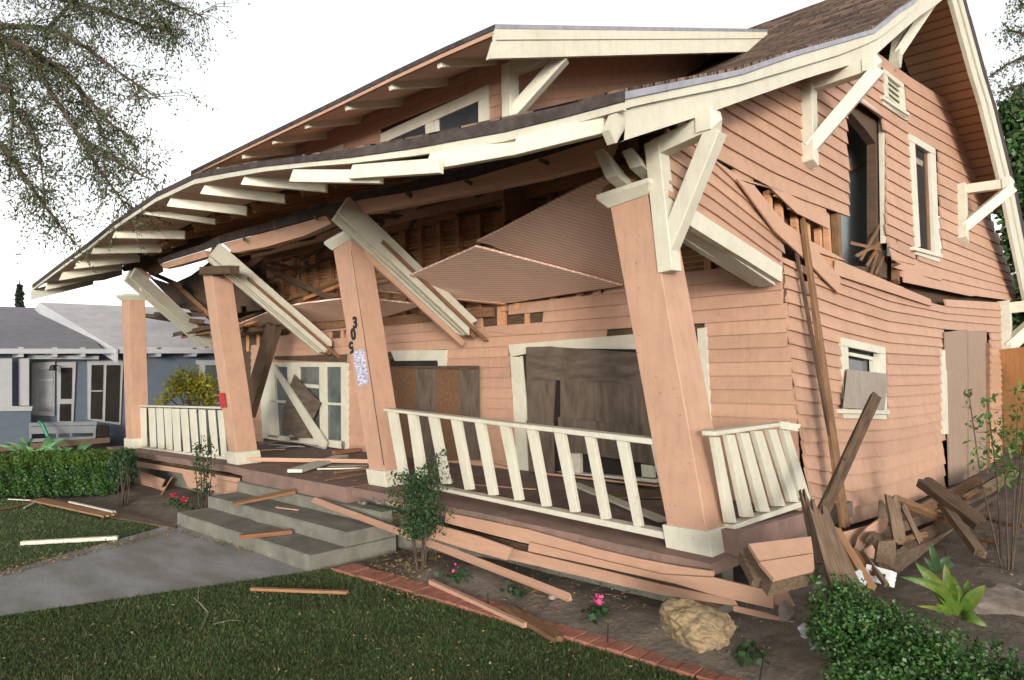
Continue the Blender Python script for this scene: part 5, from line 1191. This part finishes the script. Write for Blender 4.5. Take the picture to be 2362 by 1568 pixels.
nandina('sapling', 'leggy sapling with round yellow green leaves at the right edge', pG((2322,1312)), 1.25, .36, 150, 3, mk('sapling_leaf', (.09,.16,.04), .3, 3, rough=.4, island=.5, trans=.3), 7, .05, cat='sapling', lo=.55)
nandina('bare_twigs', 'tuft of bare dry twigs beside the thick dark beam', pG((2262,1235)), .5, .3, 60, 0, m_leafd, 9, .02, cat='twigs') if False else None
tw = MB()
for k in range(26):
    b = at((2290+random.uniform(-15,15),1270), 5.2); e = at((2235+random.uniform(0,80),1200+random.uniform(-10,50)), 5.2+random.uniform(-.2,.3)); tw.tube([b, b.lerp(e,.5)+V3((0,0,.03)), e], .003, .0015, 4)
tag(tw.build('dry_twigs', m_stem), 'tuft of bare dry twigs at the end of the thick dark beam', 'twigs')
# broad leafed plant
t = thing('broad_leaf_plant', 'plant with broad yellow edged green leaves in front of the grey boulder', 'plant', at((2200,1445), 3.9))
def blade(base, tip, w, bend, parent, mat=m_broad, n=9):
    base, tip = V3(base), V3(tip); ax = tip-base; L = ax.length; s = ax.cross(CAM-base).normalized(); nn = s.cross(ax).normalized(); V = []; Fc = []
    for i in range(n+1):
        u = i/n; ww = w*math.sin(math.pi*min(1, u*.93+.07))**.75*(1 if u < .99 else .05); c = base+ax*u+nn*bend*math.sin(math.pi*u)*L+V3((0,0,bend*L*.6*math.sin(math.pi*u)))
        V += [c-s*ww/2+nn*ww*.18, c, c+s*ww/2+nn*ww*.18]
    for i in range(n): Fc += [(i*3,i*3+1,i*3+4,i*3+3),(i*3+1,i*3+2,i*3+5,i*3+4)]
    m_ = MB(); m_.add(V, Fc); return m_.build('leaf', mat, parent, frame(base, ax, nn), smooth=True)
B = lambda x, y, d=3.9: at(cR(x, y), d)
for b, e, w, k in (((1590,1040),(1280,640),.10,.15),((1570,1000),(1515,650),.07,.05),((1600,1060),(1625,815),.085,.05),((1640,1060),(1835,820),.095,.1),((1530,960),(1165,755),.075,.25),((1560,1060),(1445,965),.06,.1),((1640,1080),(1855,1150),.075,.25),((1590,960),(1580,740),.06,.1),((1480,1060),(1290,985),.035,.2),((1600,950),(1560,760),.05,.05),((1550,1030),(1390,800),.06,.15),((1660,1000),(1700,780),.05,.1),((1560,1040),(1480,800),.06,.1)):
    blade(B(*b), B(*e, d=3.9+random.uniform(-.15,.1)), w*.72, k, t)
t = thing('ginger_plant', 'small green leafed shoot behind the broad leafed plant', 'plant', at(cR(1460,760), 4.2))
for b, e, w in (((1460,700),(1395,490),.045),((1460,690),(1590,660),.05),((1450,700),(1370,660),.04),((1450,720),(1560,600),.045),((1440,720),(1350,600),.03)): blade(B(*b, d=4.2), B(*e, d=4.2), w, .15, t, m_leafd)
# agapanthus clump behind the hedge
for (x, y, s), lab in (((75,1058,.4),'strappy green plant behind the left part of the hedge'),((155,1058,.28),'smaller strappy green plant behind the right part of the hedge')):
    t = thing('strappy_plant', lab, 'plant', at((x,y), 11))
    for k in range(16):
        a = random.uniform(0,6.28); c = at((x+random.uniform(-25,25), y), 11); blade(c, c+V3((math.cos(a)*s*.9, math.sin(a)*s*.9, s*random.uniform(.2,.8))), .05, .25, t, mk('strap_leaf', (.10,.22,.09), .2, 5, rough=.5, trans=.2), 5)
# yellow flowering shrub in front of the blue wall
t = thing('yellow_shrub', 'loose shrub with yellow green leaves in front of the blue wall', 'shrub', pX((445,960), -11.2))
bl = [(tuple(pX(p, -11.2)), r) for p, r in (((430,878),.30),((460,885),.28),((405,890),.22),((475,900),.26),((440,900),.28),((385,912),.12),((372,925),.12),((480,925),.2))]
leaf_mesh('foliage', cloud(bl, 2600, .2), .06, m_yel, t, .6); m_ = MB(); b0 = pX((440,965), -11.2)
for c, r in bl: m_.tube([b0, b0.lerp(V3(c),.5), V3(c)], .02, .008, 5); 
m_.build('stem', m_stem, t)
# cyclamen
def flower(x, y, label, mat, n=8, s=.035, z=.0):
    b = pG((x,y)) ; t = thing('cyclamen', label, 'flower', b)
    C = np.array([[b.x+random.gauss(0,s*1.8), b.y+random.gauss(0,s*1.8), b.z+.02+random.uniform(0,s*.8)] for _ in range(34)]); leaf_mesh('foliage', C, .045, m_leafd, t, .9)
    if n:
        C = np.array([[b.x+random.gauss(0,s*.6), b.y+random.gauss(0,s*.6), b.z+.09+random.uniform(-.01,.03)] for _ in range(n*4)]); leaf_mesh('petal', C, .032, mat, t, .8)
flower(401,1160,'red cyclamen nearest the hedge, left of the steps', m_red); flower(423,1172,'red cyclamen beside the tan stake, middle of three', m_red); flower(488,1186,'red cyclamen closest to the bottom step', m_red, 5)
flower(450,1180,'clump of dark cyclamen leaves without a bloom left of the steps', m_red, 0); flower(470,1190,'second leafy clump without a bloom touching the bottom step', m_red, 0)
flower(1378,1425,'pink cyclamen in the bed near the ochre boulder', m_pink, 3, .025); flower(1055,1337,'small leafy cyclamen left of the salmon strips', m_pink, 1, .025); flower(1185,1370,'wilted cyclamen leaves in the middle of the bed', m_pink, 0, .025); flower(1720,1520,'flattened cyclamen leaves by the tallest black stake', m_pink, 0, .03)
# trees
def limb(pts, d, r0, r1, m_): m_.tube([at(p, dd) for p, dd in zip(pts, d)], r0, r1, 6)
t = thing('overhanging_tree', 'tree with feathery drooping foliage hanging in from the upper left', 'tree', (-9.5,-5.5,0))
m_ = MB(); A = V3((-9.5,-5.5,0)); m_.tube([A, A+V3((.1,.1,2.2)), A+V3((.3,.5,4.2)), at((-150,60), 9)], .28, .12, 8)
limbs = [[(-150,60),(0,85),(60,110),(110,200),(180,310),(290,385),(350,415)],[(-150,40),(0,60),(110,65),(200,110),(280,170),(370,230)],[(-150,200),(0,330),(50,400),(100,470),(170,560)],[(-150,-60),(80,-20),(220,20),(330,60),(430,70)],
         [(0,85),(90,130),(170,190),(260,290),(330,330)],[(-100,150),(0,190),(40,260),(90,330),(105,480)],[(-100,-80),(120,-60),(300,-30),(400,10),(470,40)],[(180,310),(225,385),(265,440),(300,490)],[(60,110),(150,160),(220,270),(255,360)],[(110,65),(170,0),(260,-30),(350,20),(420,110)],[(0,85),(20,160),(30,260),(20,420)]]
C = []
for li, L in enumerate(limbs):
    dd = [9.0-.12*i+random.uniform(-.2,.2) for i in range(len(L))]; P = [at(p, d_) for p, d_ in zip(L, dd)]; m_.tube(P, .05 if li < 5 else .028, .008, 5)
    for i in range(len(P)-1):
        for k in range(24):
            u = random.random(); s = P[i].lerp(P[i+1], u); px = proj(s)
            dens = 1.0 if px[0]+px[1]*.5 < 430 else .62
            if random.random() > dens: continue
            ln = random.uniform(.25,.75); dv = RT*random.uniform(-.7,.9)+V3((0,0,random.uniform(-1,.25)))+FW*random.uniform(-.5,.5); e = s+dv.normalized()*ln; mid = s.lerp(e,.5)+V3((0,0,.06)); m_.tube([s,mid,e], .006, .002, 3)
            for q in range(random.randint(17,32)):
                v = random.uniform(.15,1.05); c = (s.lerp(mid, v*2) if v < .5 else mid.lerp(e, v*2-1)); C.append(c+V3((random.gauss(0,.045),random.gauss(0,.045),random.gauss(0,.04))))
m_.build('branches', m_stem, t); leaf_mesh('crown', np.array(C), .05, m_leaft, t, .38, .5); print('tree leaves', len(C))
t = thing('background_tree', 'pale feathery tree showing beyond the rear roof slope at the upper right', 'tree', at((2420,900), 14))
m_ = MB(); m_.tube([at((2420,900),14), at((2430,500),14), at((2400,180),14)], .2, .06, 6); C = []
for L in ([(2420,150),(2362,130),(2320,150),(2290,170)],[(2420,60),(2370,80),(2330,70),(2310,50)],[(2420,250),(2370,190),(2340,200),(2300,215)],[(2420,0),(2360,10),(2340,-10)]):
    P = [at(p, 14) for p in L]; m_.tube(P, .05, .01, 4)
    for i in range(len(P)-1):
        for k in range(16):
            s = P[i].lerp(P[i+1], random.random()); e = s+V3((random.uniform(-.3,.3),random.uniform(-.3,.3),random.uniform(-.6,.15)))
            for q in range(12): C.append(s.lerp(e, random.random())+V3((random.gauss(0,.06),)*3))
m_.build('trunk', m_stem, t); leaf_mesh('crown', np.array(C), .07, m_leaft, t, .4, .4)
t = thing('evergreen_tree', 'dense dark green tree behind the right end of the house', 'tree', at((2400,900), 17))
bl = [(tuple(at(p,17)), r*17/F) for p, r in (((2350,260),45),((2370,330),60),((2340,370),40),((2380,430),70),((2350,480),45),((2390,560),70),((2400,680),80),((2390,230),40),((2420,800),100))]
C = cloud(bl, 14000, .45); leaf_mesh('crown', C, .17, mk('evergreen_leaf', (.05,.10,.03), .3, 3, rough=.5, island=.5, trans=.2), t, .6); MB().tube([at((2400,900),17), at((2390,250),17)], .3, .1, 6).build('trunk', m_stem, t)
t = thing('cypress', 'slim dark cypress rising above the roof of the blue house', 'tree', at((45,760), 60))
bl = [(tuple(at((45,y),60)), r*60/F) for y, r in ((662,3),(672,5),(683,7),(700,8),(716,9),(732,10),(750,10))]
leaf_mesh('crown', cloud([(c, r*.75, (1,1,2.2)) for c, r in bl], 7000, .1), .25, mk('cypress_leaf', (.02,.035,.02), .3, 3, island=.4), t, .5, -.3); MB().tube([at((45,800),60), at((45,645),60)], .15, .03, 5).build('trunk', m_stem, t)
# ---------------------------------------------------------------- right hand fence and what stands behind it
t = thing('wooden_fence', 'orange brown board fence beyond the rear corner of the house', 'fence', at((2340,1040), 11.5))
fa, fb = at((2306,1045), 11.2), at((2620,1045), 9.6); fv = (fb-fa)
for i in range(12):
    a = fa+fv*(i/12); b = fa+fv*((i+.97)/12); h = 1.62
    MB().hexa([a, b, b+V3((.02,.02,0)), a+V3((.02,.02,0))], [a+V3((0,0,h)), b+V3((0,0,h)), b+V3((.02,.02,h)), a+V3((.02,.02,h))]).build('fence_board', m_fence, t)
bush('garden_shrub', 'blue green shrub showing above the board fence', [(tuple(at((2345,800),14)),.35),(tuple(at((2400,790),14)),.5)], 1500, .09, m_leafd, at((2380,900),14), 3)
# ---------------------------------------------------------------- blue neighbouring house
NB = thing('neighbouring_house', 'blue single-storey house with white trim and pale rolled roofing beyond the porch', 'house', (-15,2,0))
NX = -13.4
n_ = lambda p, o=0.: pX(p, NX+o)
def nq(name, pts, off, th, mat, par=None): return MB().prism([n_(p, off) for p in pts], (1,0,0), th).build(name, mat, par or NB)
ya, yb = n_((-80,900)).y, n_((640,900)).y
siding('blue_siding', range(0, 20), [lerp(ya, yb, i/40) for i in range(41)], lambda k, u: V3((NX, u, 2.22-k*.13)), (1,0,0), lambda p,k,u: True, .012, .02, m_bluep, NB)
ef, pk = pX((268,800), NX+.5), pX((95,697), NX-2.6); rb = V3((0,11,0)); lf = pX((40,742), NX-4.2); lf = V3((pk.x*2-ef.x, pk.y, ef.z)) 
th_ = V3((0,0,-.06))
MB().hexa([ef+th_, ef+rb+th_, pk+rb+th_, pk+th_], [ef, ef+rb, pk+rb, pk]).build('roof', m_nroof, NB)
MB().hexa([pk+th_, pk+rb+th_, lf+rb+th_, lf+th_], [pk, pk+rb, lf+rb, lf]).build('roof', m_nroof, NB)
dn = V3((0,0,-.26))
for a, b in ((ef+V3((.1,0,-.04)), pk), (lf, pk)):
    f0 = V3((0,-.04,0)); MB().prism([a+f0, b+f0, b+f0+dn, a+f0+dn], (0,-1,0), .04).build('bargeboard', m_whiteb, NB)
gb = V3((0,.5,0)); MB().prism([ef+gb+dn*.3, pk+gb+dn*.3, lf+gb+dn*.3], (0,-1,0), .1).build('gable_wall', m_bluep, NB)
# lower shingled porch roof in front
la, lb_ = pX((-120,803), NX+.5), pX((235,799), NX+.5); ta, tb = V3((NX-3.2, la.y, la.z+1.05)), V3((NX-3.2, lb_.y+.4, la.z+1.05)); lb_ = V3((lb_.x, lb_.y, la.z))
MB().hexa([la+th_, lb_+th_, tb+th_, ta+th_], [la, lb_, tb, ta]).build('porch_roof', m_nroofg, NB)
E_ = MB(); E_.bar(la+V3((.03,0,-.05)), V3((la.x+.03, ef.y+9, la.z-.05)), .03, .09, hint=(0,0,1)); E_.build('eave_fascia', m_whiteb, NB)
for x in (47,125,190,365,447,530):
    a = pX((x,812), NX+.45); MB().box((NX, a.y-.04, a.z-.09),(NX+.5, a.y+.04, a.z+.09)).build('rafter_tail', m_whiteb, NB)
def npx(*p): return [cN(*q) for q in p]
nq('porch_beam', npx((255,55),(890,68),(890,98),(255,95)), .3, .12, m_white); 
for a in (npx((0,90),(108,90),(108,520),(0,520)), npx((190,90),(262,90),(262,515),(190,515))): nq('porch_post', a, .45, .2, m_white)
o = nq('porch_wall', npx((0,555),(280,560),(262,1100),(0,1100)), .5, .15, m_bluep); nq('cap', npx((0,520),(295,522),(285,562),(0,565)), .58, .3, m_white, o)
def nwin(nm, fr_, gl, mat, extra=()):
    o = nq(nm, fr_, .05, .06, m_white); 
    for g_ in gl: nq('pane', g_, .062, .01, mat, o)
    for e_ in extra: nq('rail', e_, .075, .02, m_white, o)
m_ref = mk('reflective_glass', (.16,.18,.18), .8, 3, rough=.1, spec=.8, col2=(.35,.36,.37))
nwin('window', npx((290,130),(495,120),(490,610),(290,600)), [npx((350,190),(480,180),(475,565),(350,565))], m_ref, [npx((345,280),(480,272),(480,290),(345,296))])
nwin('screen_door', npx((515,125),(685,120),(660,660),(520,660)), [npx((550,175),(650,172),(645,455),(548,455)), npx((540,500),(642,500),(638,655),(535,655))], m_black, [npx((535,460),(645,460),(645,470),(535,470)), npx((535,484),(645,484),(645,494),(535,494))])
nwin('window', npx((790,110),(1110,110),(1085,690),(795,640)), [npx((825,150),(932,148),(920,640),(815,635)), npx((960,150),(1085,150),(1070,665),(945,655))], m_black, [npx((815,378),(925,378),(925,388),(815,388))])
nwin('window', npx((1770,105),(2000,105),(2000,500),(1800,490),(1800,150),(1770,140)), [npx((1848,150),(2000,150),(2000,480),(1848,480))], m_cg)
m_bench = mk('bench_paint', (.2,.21,.22), .08, 6)
b_ = thing('porch_bench', 'white slatted bench back on the porch of the blue house', 'bench', n_(cN(560,850), .7))
for a in (npx((265,670),(870,655),(870,690),(265,700)), npx((265,705),(870,695),(860,760),(265,770)), npx((265,815),(860,790),(860,815),(265,845))): nq('slat', a, .7, .03, m_bench, b_)
for a in (npx((265,670),(285,670),(285,850),(265,850)), npx((840,660),(870,655),(860,830),(840,830)), npx((510,690),(525,690),(525,830),(510,830)), npx((630,690),(650,690),(650,850),(630,850))): nq('upright', a, .66, .03, m_bench, b_)
d_ = MB().box((NX+.02, n_(cN(200,850)).y-.6, .32),(NX+.75, n_(cN(880,850)).y, .42)); d_.build('porch_floor', m_weath, NB)
MB().box((NX-1, n_(cN(200,850)).y-.6, -.1),(NX+.6, n_(cN(900,850)).y, .32)).build('porch_base', m_black, NB)
tag(MB().tube([n_(cN(350,662), .9), n_(cN(380,680), 1.), n_(cN(430,790), 1.1), n_(cN(500,915), 1.3)], .03, .03, 6).build('garden_hose', mk('green_hose', (.02,.16,.08), .1, 4, rough=.4)), 'green hose hanging over the porch bench of the blue house', 'hose')
tag(MB().box((NX+.5, n_(cN(775,850)).y, .42),(NX+.74, n_(cN(875,850)).y, .66)).build('storage_crate', m_black, bevel=.02), 'dark crate at the end of the porch bench', 'crate')
t = thing('hanging_lamp', 'dark wall lamp beside the screen door of the blue house', 'lamp', n_(cN(480,170), .3)); MB().tube([n_(cN(520,155),.1), n_(cN(480,155),.3)], .015, .015, 5).build('arm', m_blackm, t)
MB().tube([n_(cN(478,150),.3), n_(cN(478,200),.3)], .04, .07, 8).build('lamp_shade', m_blackm, t)
# fallen twig on the lawn
tw = MB(); tw.tube([pZ((465,1450),.02), pZ((480,1412),.03), pZ((462,1392),.05), pZ((447,1378),.03)], .004, .003, 5); tw.tube([pZ((457,1385),.04), pZ((458,1330),.06)], .003, .001, 4); tw.tube([pZ((490,1440),.02), pZ((530,1430),.03), pZ((560,1432),.02)], .002, .001, 4)
tag(tw.build('fallen_twig', mk('grey_twig', (.22,.19,.16), .2, 9)), 'forked grey twig lying on the front lawn', 'twig')
